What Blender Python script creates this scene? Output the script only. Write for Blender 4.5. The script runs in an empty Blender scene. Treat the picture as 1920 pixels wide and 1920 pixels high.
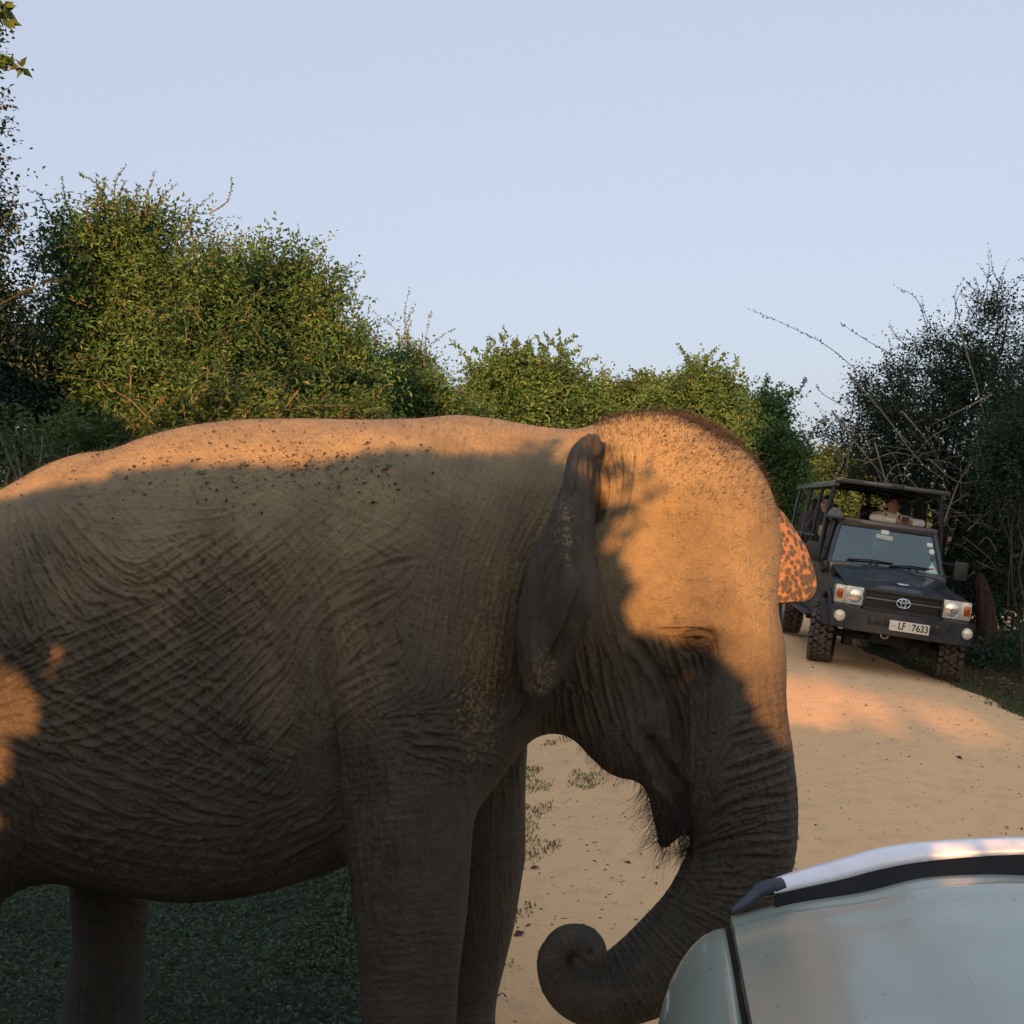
import bpy, bmesh, math, random
import numpy as np
from mathutils import Vector, Matrix, Euler

# ------------------------------------------------------------------ camera, sky, sun, exposure
SC = bpy.context.scene
COL = SC.collection
F, HZ, EYE = 1925.0, 945.0, 2.0          # focal length and horizon in photo pixels, eye height in metres
cam_d = bpy.data.cameras.new('camera')
cam_d.sensor_width = 36.0
cam_d.lens = 36.0 * F / 1920.0
cam_d.shift_y = -(960.0 - HZ) / 1920.0
cam_d.clip_start = 0.05
cam_d.clip_end = 3000.0
cam = bpy.data.objects.new('camera', cam_d)
COL.objects.link(cam)
cam.location = (0, 0, EYE)
cam.rotation_euler = (math.radians(90), 0, 0)
SC.camera = cam

SUN_EL, SUN_AZ = math.radians(11.0), math.radians(191.0)     # low, behind the viewer and a little to the left
SUN_DIR = Vector((math.sin(SUN_AZ) * math.cos(SUN_EL), math.cos(SUN_AZ) * math.cos(SUN_EL), math.sin(SUN_EL)))
world = bpy.data.worlds.new('World')
SC.world = world
world.use_nodes = True
wn = world.node_tree.nodes
wl = world.node_tree.links
wn.clear()
w_out = wn.new('ShaderNodeOutputWorld')
w_bg = wn.new('ShaderNodeBackground')
w_sky = wn.new('ShaderNodeTexSky')
w_sky.sky_type = 'NISHITA'
w_sky.sun_disc = False
w_sky.sun_elevation = SUN_EL
w_sky.sun_rotation = SUN_AZ
w_sky.altitude = 0.0
w_sky.air_density = 1.0
w_sky.dust_density = 4.5
w_sky.ozone_density = 1.0
w_mix = wn.new('ShaderNodeMix')
w_mix.data_type = 'RGBA'
w_mix.inputs[0].default_value = 0.66
w_mix.inputs[7].default_value = (3.65, 3.9, 4.75, 1)            # thin even veil of haze over the whole sky
wl.new(w_sky.outputs[0], w_mix.inputs[6])
wl.new(w_mix.outputs[2], w_bg.inputs[0])
w_bg.inputs[1].default_value = 0.08
wl.new(w_bg.outputs[0], w_out.inputs[0])

sun_d = bpy.data.lights.new('sun', 'SUN')
sun_d.energy = 4.4
sun_d.angle = math.radians(0.42)
sun_d.color = (1.0, 0.43, 0.14)
sun = bpy.data.objects.new('sun', sun_d)
COL.objects.link(sun)
sun.location = (-6, -30, 12)
sun.rotation_euler = SUN_DIR.to_track_quat('Z', 'Y').to_euler()

SC.view_settings.view_transform = 'Standard'
SC.view_settings.look = 'None'
SC.view_settings.gamma = 1.0
SC.view_settings.use_curve_mapping = False
SC.view_settings.exposure = 1.30
SC.render.engine = 'CYCLES'
SC.cycles.use_denoising = True
SC.cycles.max_bounces = 6
SC.cycles.transparent_max_bounces = 8

rng = np.random.default_rng(7)
random.seed(7)


# ------------------------------------------------------------------ helpers
def at(px, py, Y):
    """point of the place whose photo pixel is (px, py) at Y metres into the scene"""
    return np.array([(px - 960.0) / F * Y, Y, EYE - (py - HZ) / F * Y])


def tag(o, label=None, cat=None, group=None, kind=None):
    if label: o['label'] = label
    if cat: o['category'] = cat
    if group: o['group'] = group
    if kind: o['kind'] = kind
    return o


def empty(name, loc=(0, 0, 0), rot=(0, 0, 0)):
    o = bpy.data.objects.new(name, None)
    o.empty_display_size = 0.1
    o.location = loc
    o.rotation_euler = rot
    COL.objects.link(o)
    return o


def unit(v):
    return v / (np.linalg.norm(v, axis=-1, keepdims=True) + 1e-9)


def mesh_np(name, V, Fc, mat=None, parent=None, smooth=True, attrs=None):
    """mesh object from numpy arrays; Fc is (n,3) or (n,4) or a list of such arrays"""
    V = np.asarray(V, dtype=np.float32)
    Fl = Fc if isinstance(Fc, list) and isinstance(Fc[0], np.ndarray) else [np.asarray(Fc)]
    Fl = [np.asarray(f, dtype=np.int32) for f in Fl if len(f)]
    me = bpy.data.meshes.new(name)
    me.vertices.add(len(V))
    me.vertices.foreach_set('co', V.ravel())
    loops = np.concatenate([f.ravel() for f in Fl])
    tot = np.concatenate([np.full(len(f), f.shape[1], dtype=np.int32) for f in Fl])
    start = np.concatenate([[0], np.cumsum(tot)[:-1]]).astype(np.int32)
    me.loops.add(len(loops))
    me.loops.foreach_set('vertex_index', loops)
    me.polygons.add(len(tot))
    me.polygons.foreach_set('loop_start', start)
    me.polygons.foreach_set('loop_total', tot)
    me.polygons.foreach_set('use_smooth', np.full(len(tot), smooth, dtype=bool))
    me.update(calc_edges=True)
    for k, (typ, arr) in (attrs or {}).items():
        a = me.attributes.new(k, typ, 'POINT')
        if typ == 'FLOAT':
            a.data.foreach_set('value', np.asarray(arr, dtype=np.float32).ravel())
        elif typ == 'FLOAT_VECTOR':
            a.data.foreach_set('vector', np.asarray(arr, dtype=np.float32).ravel())
        else:
            a.data.foreach_set('color', np.asarray(arr, dtype=np.float32).ravel())
    if mat: me.materials.append(mat)
    o = bpy.data.objects.new(name, me)
    COL.objects.link(o)
    if parent: o.parent = parent
    return o


def obj_bm(name, bm, mat=None, parent=None, smooth=False, bevel=0.0, seg=2, auto=None):
    if bevel > 0:
        es = [e for e in bm.edges if len(e.link_faces) == 2 and e.calc_face_angle(0) > math.radians(28)]
        bmesh.ops.bevel(bm, geom=es, offset=bevel, segments=seg, affect='EDGES', profile=0.6, clamp_overlap=True)
    bmesh.ops.recalc_face_normals(bm, faces=bm.faces[:])
    me = bpy.data.meshes.new(name)
    bm.to_mesh(me)
    bm.free()
    if smooth or bevel > 0:
        for p in me.polygons: p.use_smooth = True
        me.set_sharp_from_angle(angle=math.radians(auto or 38))
    if mat: me.materials.append(mat)
    o = bpy.data.objects.new(name, me)
    COL.objects.link(o)
    if parent: o.parent = parent
    return o


def bm_box(bm, c, s, rot=None):
    m = Matrix.Translation(c)
    if rot is not None: m = m @ rot.to_4x4()
    m = m @ Matrix.Diagonal((s[0], s[1], s[2], 1))
    return bmesh.ops.create_cube(bm, size=1.0, matrix=m)['verts']


def bm_cyl(bm, a, b, r, r2=None, seg=12):
    a, b = Vector(a), Vector(b)
    d = b - a
    m = Matrix.Translation((a + b) / 2) @ d.to_track_quat('Z', 'Y').to_matrix().to_4x4()
    return bmesh.ops.create_cone(bm, cap_ends=True, segments=seg, radius1=r, radius2=r if r2 is None else r2, depth=d.length, matrix=m)['verts']


def bm_prism(bm, pts, axis, lo, hi):
    """extrude a 2-D outline along an axis: axis 'x' outline is (y,z); 'y' is (x,z); 'z' is (x,y)"""
    def mk(p, t):
        return {'x': (t, p[0], p[1]), 'y': (p[0], t, p[1]), 'z': (p[0], p[1], t)}[axis]
    A = [bm.verts.new(mk(p, lo)) for p in pts]
    B = [bm.verts.new(mk(p, hi)) for p in pts]
    n = len(pts)
    bm.faces.new(A[::-1])
    bm.faces.new(B)
    for i in range(n):
        bm.faces.new((A[i], A[(i + 1) % n], B[(i + 1) % n], B[i]))


def bm_tube(bm, pts, rad, seg=8, cap=True):
    """tube through points; rad a number or one per point"""
    pts = [Vector(p) for p in pts]
    n = len(pts)
    rad = [rad] * n if isinstance(rad, (int, float)) else list(rad)
    t0 = (pts[1] - pts[0]).normalized()
    ref = Vector((0, 0, 1)) if abs(t0.z) < 0.9 else Vector((1, 0, 0))
    u = t0.cross(ref).normalized()
    rings = []
    for i in range(n):
        t = (pts[min(i + 1, n - 1)] - pts[max(i - 1, 0)]).normalized()
        u = (u - t * u.dot(t)).normalized()
        v = t.cross(u)
        rings.append([bm.verts.new(pts[i] + (u * math.cos(2 * math.pi * k / seg) + v * math.sin(2 * math.pi * k / seg)) * rad[i]) for k in range(seg)])
    for i in range(n - 1):
        for k in range(seg):
            bm.faces.new((rings[i][k], rings[i][(k + 1) % seg], rings[i + 1][(k + 1) % seg], rings[i + 1][k]))
    if cap:
        bm.faces.new(rings[0][::-1])
        bm.faces.new(rings[-1])


def tubes_np(paths, radii, seg=4):
    """many thin tubes as one numpy mesh: paths list of (n,3), radii list of (n,)"""
    Vs, Fs, off = [], [], 0
    ang = np.arange(seg) * 2 * np.pi / seg
    ca, sa = np.cos(ang), np.sin(ang)
    for P, r in zip(paths, radii):
        P = np.asarray(P, float)
        n = len(P)
        T = np.gradient(P, axis=0)
        T /= np.linalg.norm(T, axis=1, keepdims=True) + 1e-9
        ref = np.where(np.abs(T[:, 2:3]) < 0.9, np.array([[0, 0, 1.0]]), np.array([[1.0, 0, 0]]))
        U = np.cross(T, ref)
        U /= np.linalg.norm(U, axis=1, keepdims=True) + 1e-9
        W = np.cross(T, U)
        ring = P[:, None, :] + (U[:, None, :] * ca[None, :, None] + W[:, None, :] * sa[None, :, None]) * np.asarray(r)[:, None, None]
        Vs.append(ring.reshape(-1, 3))
        i = np.arange(n - 1)[:, None] * seg
        k = np.arange(seg)[None, :]
        k2 = (k + 1) % seg
        Fs.append((np.stack([i + k, i + k2, i + seg + k2, i + seg + k], -1).reshape(-1, 4) + off))
        off += n * seg
    return np.concatenate(Vs), np.concatenate(Fs)


# ------------------------------------------------------------------ materials
MATS = {}


class NT:
    """small node-tree helper"""
    def __init__(self, name):
        self.m = bpy.data.materials.new(name)
        self.m.use_nodes = True
        self.t = self.m.node_tree
        self.n = self.t.nodes
        self.b = self.n['Principled BSDF']
        MATS[name] = self.m

    def node(self, typ, ins=None, **kw):
        x = self.n.new('ShaderNode' + typ)
        for k, v in kw.items(): setattr(x, k, v)
        for k, v in (ins or {}).items(): self.set(x.inputs[k], v)
        return x

    def set(self, sock, v):
        if hasattr(v, 'is_linked') or isinstance(v, bpy.types.NodeSocket):
            self.t.links.new(v, sock)
        else:
            sock.default_value = v

    def obj(self):
        return self.node('TexCoord').outputs['Object']

    def attr(self, name, out='Fac'):
        return self.node('Attribute', attribute_name=name).outputs[out]

    def noise(self, vec, scale, detail=4, rough=0.55, out='Fac', **kw):
        return self.node('TexNoise', {'Vector': vec, 'Scale': scale, 'Detail': detail, 'Roughness': rough}, **kw).outputs[out]

    def voro(self, vec, scale, feature='F1', out='Distance', rnd=1.0):
        return self.node('TexVoronoi', {'Vector': vec, 'Scale': scale, 'Randomness': rnd}, feature=feature).outputs[out]

    def math(self, op, a, b=0.0, c=0.0, clamp=False):
        x = self.node('Math', operation=op, use_clamp=clamp)
        self.set(x.inputs[0], a)
        self.set(x.inputs[1], b)
        self.set(x.inputs[2], c)
        return x.outputs[0]

    def ramp(self, fac, lo, hi, a=0.0, b=1.0):
        x = self.node('MapRange', {'Value': fac, 'From Min': lo, 'From Max': hi, 'To Min': a, 'To Max': b}, clamp=True)
        return x.outputs[0]

    def mix(self, fac, a, b, blend='MIX'):
        x = self.node('Mix', data_type='RGBA', blend_type=blend)
        self.set(x.inputs[0], fac)
        self.set(x.inputs[6], a if not isinstance(a, tuple) else (*a[:3], 1))
        self.set(x.inputs[7], b if not isinstance(b, tuple) else (*b[:3], 1))
        return x.outputs[2]

    def bump(self, h, dist, strength=1.0, normal=None):
        x = self.node('Bump', {'Height': h, 'Distance': dist, 'Strength': strength})
        if normal is not None: self.t.links.new(normal, x.inputs['Normal'])
        return x.outputs[0]

    def scaled(self, vec, s):
        x = self.node('Mapping', {'Vector': vec, 'Scale': s})
        return x.outputs[0]

    def done(self, color=None, rough=None, normal=None, **kw):
        if color is not None: self.set(self.b.inputs['Base Color'], color if not isinstance(color, tuple) else (*color[:3], 1))
        if rough is not None: self.set(self.b.inputs['Roughness'], rough)
        if normal is not None: self.set(self.b.inputs['Normal'], normal)
        for k, v in kw.items(): self.set(self.b.inputs[k.replace('_', ' ')], v)
        return self.m


def simple_mat(name, col, rough=0.6, metal=0.0, vary=0.12, scale=18.0, bump=0.0, **kw):
    """plain surface with a little uneven tone and grain"""
    t = NT(name)
    o = t.obj()
    n = t.noise(o, scale, 5)
    c = t.mix(t.ramp(n, 0.3, 0.7), tuple(x * (1 - vary) for x in col), tuple(min(1, x * (1 + vary)) for x in col))
    r = t.ramp(t.noise(o, scale * 0.6, 4), 0.3, 0.7, max(0.02, rough - 0.07), min(1, rough + 0.07))
    nm = t.bump(t.noise(o, scale * 6, 4), bump) if bump > 0 else None
    return t.done(c, r, nm, Metallic=metal, **kw)
# ------------------------------------------------------------------ ground, track
GX = [-400, -6, -1, 1.2, 2.5, 3.5, 4.1, 4.7, 5.5, 6.4, 8.0, 400]
GZ = [0, .04, .0, .0, .04, .075, .045, -.045, -.185, -.28, -.30, -.30]


def ground_z(x, y):
    z = np.interp(x, GX, GZ)
    near = np.clip((np.asarray(y) - 4.0) / 4.0, 0, 1)              # the cross fall fades out towards the viewer's car
    und = .012 * np.sin(x * 1.9 + y * .7) * np.sin(y * 1.3 - x * .4) + .006 * np.sin(x * 5.1 - y * 3.3)
    calm = np.clip((np.abs(np.asarray(x) - 4.6) - 1.2) / .6, 0, 1)
    return z * near * near * (3 - 2 * near) + und * (.25 + .75 * calm) * near


TRK_Y = [-30, -8, 0, 3.5, 5, 8.5, 12, 20, 30, 45, 70, 120]
TRK_L = [-4, -2.2, -1.0, -.16, .02, .16, .5, 1.2, 2.0, 2.6, 2.0, 0]
TRK_R = [4, 4.4, 4.8, 5.0, 5.05, 5.1, 5.25, 5.9, 6.4, 6.6, 6.0, 4.5]


def edge_noise(y, s):
    return .07 * np.sin(y * 2.1 + s) + .04 * np.sin(y * 5.3 + 2 * s) + .02 * np.sin(y * 12.7 + 3 * s)


def track_l(y): return np.interp(y, TRK_Y, TRK_L) - .30 + edge_noise(y, .4)
def track_r(y): return np.interp(y, TRK_Y, TRK_R) + edge_noise(y, 2.4)


def grid_mesh(X, Y, Z, flipn=False):
    ny, nx = X.shape
    V = np.stack([X, Y, Z], -1).reshape(-1, 3)
    i = np.arange(ny - 1)[:, None] * nx + np.arange(nx - 1)[None, :]
    Q = np.stack([i, i + 1, i + nx + 1, i + nx], -1).reshape(-1, 4)
    return V, Q


t = NT('earth')
o = t.obj()
n1 = t.noise(o, .8, 6, .65)
n2 = t.noise(o, 9.0, 6, .7)
c = t.mix(t.ramp(n1, .35, .65), (0.018, 0.032, 0.012), (0.035, 0.046, 0.020))
c = t.mix(t.ramp(n2, .45, .7), c, (0.07, 0.06, 0.035))
t.done(c, .95, t.bump(t.noise(o, 25, 6, .7), .03))

t = NT('sand')
o = t.obj()
n1 = t.noise(o, .55, 6, .6)
n2 = t.noise(o, 6.0, 7, .7)
n3 = t.noise(o, 55.0, 4, .7)
c = t.mix(t.ramp(n1, .3, .7), (0.74, 0.46, 0.225), (0.82, 0.53, 0.27))
c = t.mix(t.ramp(n2, .50, .78), c, (0.58, 0.38, 0.21))
c = t.mix(t.math('MULTIPLY', t.ramp(n3, .60, .74), .55), c, (0.30, 0.185, 0.10))
stretch = t.scaled(o, (1.6, .28, 1.0))
rut = t.noise(stretch, 1.1, 4, .5)
h = t.math('ADD', t.math('MULTIPLY', n2, .8), t.math('ADD', t.math('MULTIPLY', n3, .28), t.math('MULTIPLY', rut, 1.2)))
t.done(c, .95, t.bump(h, .022, .8), Specular_IOR_Level=.2)

ys = np.concatenate([np.linspace(-400, -20, 14), np.linspace(-18, 30, 100), np.geomspace(31, 1500, 40)])
xs = np.concatenate([-np.geomspace(1500, 9, 34), np.linspace(-8.5, 12.5, 100), np.geomspace(13, 1500, 34)])
X, Y = np.meshgrid(xs, ys)
tag(mesh_np('ground', *grid_mesh(X, Y, ground_z(X, Y) - .012), MATS['earth']), 'dark earth with thin growth on both sides of the track', kind='structure')
ys = np.concatenate([np.linspace(-30, 2, 60), np.linspace(2.1, 13, 300)])
u = np.linspace(0, 1, 40)
lft = np.stack([track_l(ys), ys], 1); rgt = np.stack([track_r(ys), ys], 1)
# past the jeep the track narrows and bends away to the right
ck = np.array([((track_l(13.) + track_r(13.)) / 2, 13, track_r(13.) - track_l(13.)), (2.75, 14.2, 4.7), (3.4, 16.0, 3.9), (4.6, 18.0, 3.3), (6.4, 19.5, 3.2), (9, 20.5, 3.2), (13, 21.3, 3.2), (22, 22.6, 3.4), (45, 26, 3.6)])
tk_ = np.linspace(0, len(ck) - 1, 260)[1:]
cx, cy, cw = [np.interp(tk_, np.arange(len(ck)), ck[:, k]) for k in range(3)]
for _ in range(40):
    cx[1:-1] = (cx[:-2] + 2 * cx[1:-1] + cx[2:]) / 4; cy[1:-1] = (cy[:-2] + 2 * cy[1:-1] + cy[2:]) / 4; cw[1:-1] = (cw[:-2] + 2 * cw[1:-1] + cw[2:]) / 4
tn = np.stack([np.gradient(cx), np.gradient(cy)], 1); tn /= np.linalg.norm(tn, axis=1, keepdims=True)
nn = np.stack([tn[:, 1], -tn[:, 0]], 1)
al = np.cumsum(np.hypot(np.gradient(cx), np.gradient(cy))) + 13
fade = np.clip((np.arange(len(cx)) - 2) / 20, 0, 1)
nn = nn * fade[:, None] + np.array([1.0, 0]) * (1 - fade[:, None])
lft = np.concatenate([lft, np.stack([cx, cy], 1) - nn * (cw / 2 - edge_noise(al, .4))[:, None]])
rgt = np.concatenate([rgt, np.stack([cx, cy], 1) + nn * (cw / 2 + edge_noise(al, 2.4))[:, None]])
X = lft[:, :1] * (1 - u) + rgt[:, :1] * u
Y = lft[:, 1:] * (1 - u) + rgt[:, 1:] * u
ed = np.minimum(u, 1 - u)[None, :] * np.hypot(*(rgt - lft).T)[:, None]
rut_ = sum(np.exp(-((u[None, :] - c_ + .02 * np.sin(Y * .8 + c_ * 9)) / .035)**2) for c_ in (.24, .40, .60, .77))
Z = ground_z(X, Y) - .016 + .022 * np.clip(ed / .10, 0, 1) - .010 * rut_ * (1 + .5 * np.sin(Y * 3.1 + X * 2))
tag(mesh_np('dirt_track', *grid_mesh(X, Y, Z), MATS['sand']), 'pale sandy track running past the elephant to the jeep', kind='structure')
# ------------------------------------------------------------------ the elephant: one continuous body surface
def px2w(px, py, Y):
    return ((px - 960.0) / F * Y, Y, EYE - (py - HZ) / F * Y)


EL_YC = 3.45                                  # mid plane of the trunk of the body
HEAD_YAW = math.radians(30.0)
HF = np.array([math.cos(HEAD_YAW), -math.sin(HEAD_YAW), 0.0])      # head forward
HL = np.array([math.sin(HEAD_YAW), math.cos(HEAD_YAW), 0.0])       # head left (the far side)
HU = np.array([0, 0, 1.0])
HC = np.array(px2w(1262, 1050, 3.29))


def hp(a, l, b):
    return HC + HF * a + HL * l + HU * b


def interp_s(x, xs, ys):
    """smooth interpolation through knots (Catmull-Rom / Hermite)"""
    xs, ys = np.asarray(xs, float), np.asarray(ys, float)
    m = np.gradient(ys, xs)
    i = np.clip(np.searchsorted(xs, x) - 1, 0, len(xs) - 2)
    h = xs[i + 1] - xs[i]
    t = np.clip((x - xs[i]) / h, 0, 1)
    return ((2 * t**3 - 3 * t**2 + 1) * ys[i] + (t**3 - 2 * t**2 + t) * h * m[i] + (-2 * t**3 + 3 * t**2) * ys[i + 1] + (t**3 - t**2) * h * m[i + 1])


# outline of the torso: photo pixel x, top y, bottom y, half width
TORSO = [(-330, 1240, 1420, 0.2), (-270, 1080, 1560, 0.36), (-180, 985, 1660, 0.46), (-90, 950, 1674, 0.52), (0, 955, 1684, 0.55), (60, 896, 1674, 0.565), (150, 851, 1674, 0.58), (215, 842, 1684, 0.59), (290, 815, 1699, 0.6), (370, 796, 1709, 0.605), (450, 787, 1704, 0.6), (560, 784, 1679, 0.575), (680, 786, 1634, 0.535), (780, 784, 1574, 0.49), (860, 778, 1494, 0.44), (940, 790, 1440, 0.385), (1010, 802, 1400, 0.345), (1080, 808, 1380, 0.31), (1150, 830, 1350, 0.27), (1230, 930, 1250, 0.15)]
TOR = np.array([((p - 960) / F * 3.42, EYE - (t - HZ) / F * 3.42, EYE - (b - HZ) / F * 3.27, w) for p, t, b, w in TORSO])

LEG_NF = [(770, 1130, 3.20, .25), (762, 1300, 3.13, .225), (764, 1430, 3.10, .205), (768, 1560, 3.09, .19), (770, 1700, 3.08, .172), (768, 1830, 3.08, .148), (768, 1950, 3.08, .137), (768, 2040, 3.08, .142), (768, 2100, 3.08, .158), (768, 2160, 3.08, .168)]
LEG_FF = [(905, 1180, 3.68, .22), (897, 1330, 3.74, .185), (898, 1480, 3.78, .172), (902, 1600, 3.79, .165), (890, 1720, 3.79, .15), (868, 1850, 3.79, .132), (855, 1905, 3.79, .145), (852, 1930, 3.79, .158)]
LEG_NH = [(-40, 1150, 3.22, .30), (-75, 1350, 3.16, .27), (-105, 1520, 3.14, .235), (-150, 1680, 3.14, .185), (-215, 1830, 3.16, .145), (-225, 1980, 3.16, .14), (-215, 2080, 3.16, .155), (-212, 2115, 3.16, .165)]
LEG_FH = [(150, 1300, 3.68, .26), (190, 1480, 3.74, .20), (208, 1640, 3.78, .142), (207, 1760, 3.79, .128), (195, 1860, 3.79, .134), (190, 1905, 3.79, .148), (190, 1930, 3.79, .156)]
TRUNK = [(1352, 1120, 3.13, .150), (1372, 1220, 3.12, .158), (1372, 1320, 3.11, .160), (1380, 1420, 3.10, .168), (1391, 1510, 3.10, .164), (1394, 1590, 3.10, .151), (1365, 1665, 3.09, .150), (1322, 1730, 3.08, .140),
         (1262, 1790, 3.06, .132), (1190, 1840, 3.03, .112), (1118, 1866, 3.00, .088), (1066, 1850, 2.97, .072), (1042, 1803, 2.95, .056), (1062, 1766, 2.93, .046), (1096, 1764, 2.91, .044), (1115, 1790, 2.89, .042)]


def el_sdf(P):
    P = P.astype(np.float32)
    def smin(a, b, k):
        h = np.maximum(k - np.abs(a - b), 0) / k
        return np.minimum(a, b) - h * h * k * 0.25
    def chain(pts, k=0.0, ysc=1.0):
        best = None
        for (a, ra), (b, rb) in zip(pts[:-1], pts[1:]):
            a = np.asarray(a, np.float32); b = np.asarray(b, np.float32)
            d = b - a
            q = P - a
            t = np.clip((q @ d) / (d @ d), 0, 1)
            q = q - t[:, None] * d
            dist = np.sqrt((q[:, 0])**2 + (q[:, 1] / ysc)**2 + q[:, 2]**2) - (ra + (rb - ra) * t)
            best = dist if best is None else (smin(best, dist, k) if k else np.minimum(best, dist))
        return best
    def pch(lst, **kw):
        return chain([(px2w(x, y, Y), r) for x, y, Y, r in lst], **kw)
    def ell(c, r, frame=None):
        q = P - np.asarray(c, np.float32)
        if frame is not None:
            q = q @ np.asarray(frame, np.float32).T
        r = np.asarray(r, np.float32)
        k0 = np.sqrt(((q / r)**2).sum(1))
        k1 = np.sqrt(((q / r**2)**2).sum(1)) + 1e-6
        return k0 * (k0 - 1) / k1
    HFR = np.stack([HF, HL, HU])
    # torso
    x = P[:, 0]
    zt = interp_s(x, TOR[:, 0], TOR[:, 1]); zb = interp_s(x, TOR[:, 0], TOR[:, 2]); w = interp_s(x, TOR[:, 0], TOR[:, 3])
    zc = zb + (zt - zb) * 0.47
    hh = np.where(P[:, 2] > zc, zt - zc, zc - zb)
    yy = np.abs(P[:, 1] - EL_YC)
    vv = np.abs(P[:, 2] - zc) / np.maximum(hh, .02)
    uu = yy / np.maximum(w, .02)
    p = 2.12
    tor = ((uu**p + vv**p)**(1 / p) - 1) * np.minimum(w, hh) * 0.85
    tor = np.maximum(tor, np.maximum(x - TOR[-1, 0], TOR[0, 0] - x))
    d = tor.astype(np.float32)
    # spine ridge, haunch and shoulder masses
    d = smin(d, ell(px2w(-85, 1300, 3.20), (.34, .33, .40)), .18)
    d = smin(d, ell(px2w(735, 1120, 3.17), (.27, .26, .46)), .20)
    d = smin(d, ell(px2w(800, 1130, 3.72), (.27, .26, .44)), .20)
    d = smin(d, ell(px2w(850, 1370, 3.24), (.17, .20, .24)), .14)
    d = smin(d, pch(LEG_FH, ysc=1.1), .12)
    d = smin(d, pch(LEG_FF, ysc=1.1), .12)
    d = smin(d, pch(LEG_NH, ysc=1.15), .16)
    d = smin(d, pch(LEG_NF, ysc=1.1), .085)
    # neck
    d = smin(d, chain([(px2w(930, 1080, 3.45), .42), (px2w(1120, 1090, 3.40), .36)]), .15)
    # head
    hd = ell(hp(-.02, 0, .10), (.325, .325, .34), HFR)
    for s in (-1, 1):
        hd = smin(hd, ell(hp(-.045, s * .105, .235), (.245, .155, .235), HFR), .06)
        hd = smin(hd, ell(hp(.02, s * .20, -.16), (.21, .10, .16), HFR), .10)
        hd = smin(hd, ell(hp(-.09, s * .17, -.40), (.175, .13, .27), HFR), .10)
    hd = smin(hd, ell(hp(.14, 0, -.02), (.19, .17, .36), HFR), .10)
    hd = smin(hd, chain([(hp(-.18, 0, -.35), .21), (hp(-.09, 0, -.51), .18), (hp(-.01, 0, -.60), .11)]), .10)
    hd = smin(hd, chain([(px2w(1232, 1420, 3.16), .075), (px2w(1252, 1490, 3.15), .060), (px2w(1254, 1550, 3.14), .045), (px2w(1245, 1582, 3.14), .024)]), .04)
    tk = np.array(TRUNK); ts = np.linspace(0, len(tk) - 1, len(tk) * 3 - 2)
    tk = np.stack([interp_s(ts, np.arange(len(tk)), tk[:, c]) for c in range(4)], 1)
    trk = pch([tuple(r) for r in tk], k=.008)
    trk = smin(trk, chain([(px2w(1074, 1806, 3.02), .035), (px2w(1080, 1800, 3.03), .03)]), .01)
    hd = smin(hd, trk, .05)
    d = smin(d, hd, .13)
    # pocket behind the ear base
    d = np.maximum(d, -ell(px2w(1112, 935, 3.05), (.035, .10, .085)))
    return d


def surface_nets(fun, lo, hi, h):
    lo = np.asarray(lo, float)
    n = np.ceil((np.asarray(hi) - lo) / h).astype(int) + 1
    xs = [lo[i] + h * np.arange(n[i]) for i in range(3)]
    D = np.empty(n, np.float32)
    gy, gz = np.meshgrid(xs[1], xs[2], indexing='ij')
    step = 8
    for i in range(0, n[0], step):
        xx = xs[0][i:i + step]
        pts = np.empty((len(xx), n[1], n[2], 3), np.float32)
        pts[..., 0] = xx[:, None, None]; pts[..., 1] = gy; pts[..., 2] = gz
        D[i:i + step] = fun(pts.reshape(-1, 3)).reshape(len(xx), n[1], n[2])
    S = D < 0
    c = [(a, b, e) for a in (0, 1) for b in (0, 1) for e in (0, 1)]
    sl = lambda A, o: A[o[0]:n[0] - 1 + o[0], o[1]:n[1] - 1 + o[1], o[2]:n[2] - 1 + o[2]]
    cnt = sum(sl(S, o).astype(np.int8) for o in c)
    act = (cnt > 0) & (cnt < 8)
    idx = np.full(act.shape, -1, np.int64)
    ii = np.argwhere(act)
    idx[act] = np.arange(len(ii))
    corner = {o: D[ii[:, 0] + o[0], ii[:, 1] + o[1], ii[:, 2] + o[2]] for o in c}
    acc = np.zeros((len(ii), 3)); num = np.zeros(len(ii))
    for o in c:
        for ax in range(3):
            if o[ax] == 0:
                o2 = tuple(1 if k == ax else o[k] for k in range(3))
                a, b = corner[o], corner[o2]
                m = (a < 0) != (b < 0)
                t = np.where(m, a / np.where(m, a - b, 1), 0)
                pt = np.tile(np.array(o, float), (len(ii), 1))
                pt[:, ax] += t
                acc += pt * m[:, None]; num += m
    V = lo + (ii + acc / num[:, None]) * h
    quads = []
    for ax in range(3):
        a1, a2 = (ax + 1) % 3, (ax + 2) % 3
        o2 = [0, 0, 0]; o2[ax] = 1
        A = S[:n[0] - o2[0], :n[1] - o2[1], :n[2] - o2[2]]
        B = S[o2[0]:, o2[1]:, o2[2]:]
        e = np.argwhere(A != B)
        e = e[(e[:, a1] > 0) & (e[:, a2] > 0) & (e[:, a1] < n[a1] - 1) & (e[:, a2] < n[a2] - 1)]
        flip = A[e[:, 0], e[:, 1], e[:, 2]]
        def cell(d1, d2):
            q = e.copy(); q[:, a1] -= d1; q[:, a2] -= d2
            return idx[q[:, 0], q[:, 1], q[:, 2]]
        q = np.stack([cell(1, 1), cell(0, 1), cell(0, 0), cell(1, 0)], 1)
        q[~flip] = q[~flip][:, ::-1]
        quads.append(q)
    return V, np.concatenate(quads)
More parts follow.
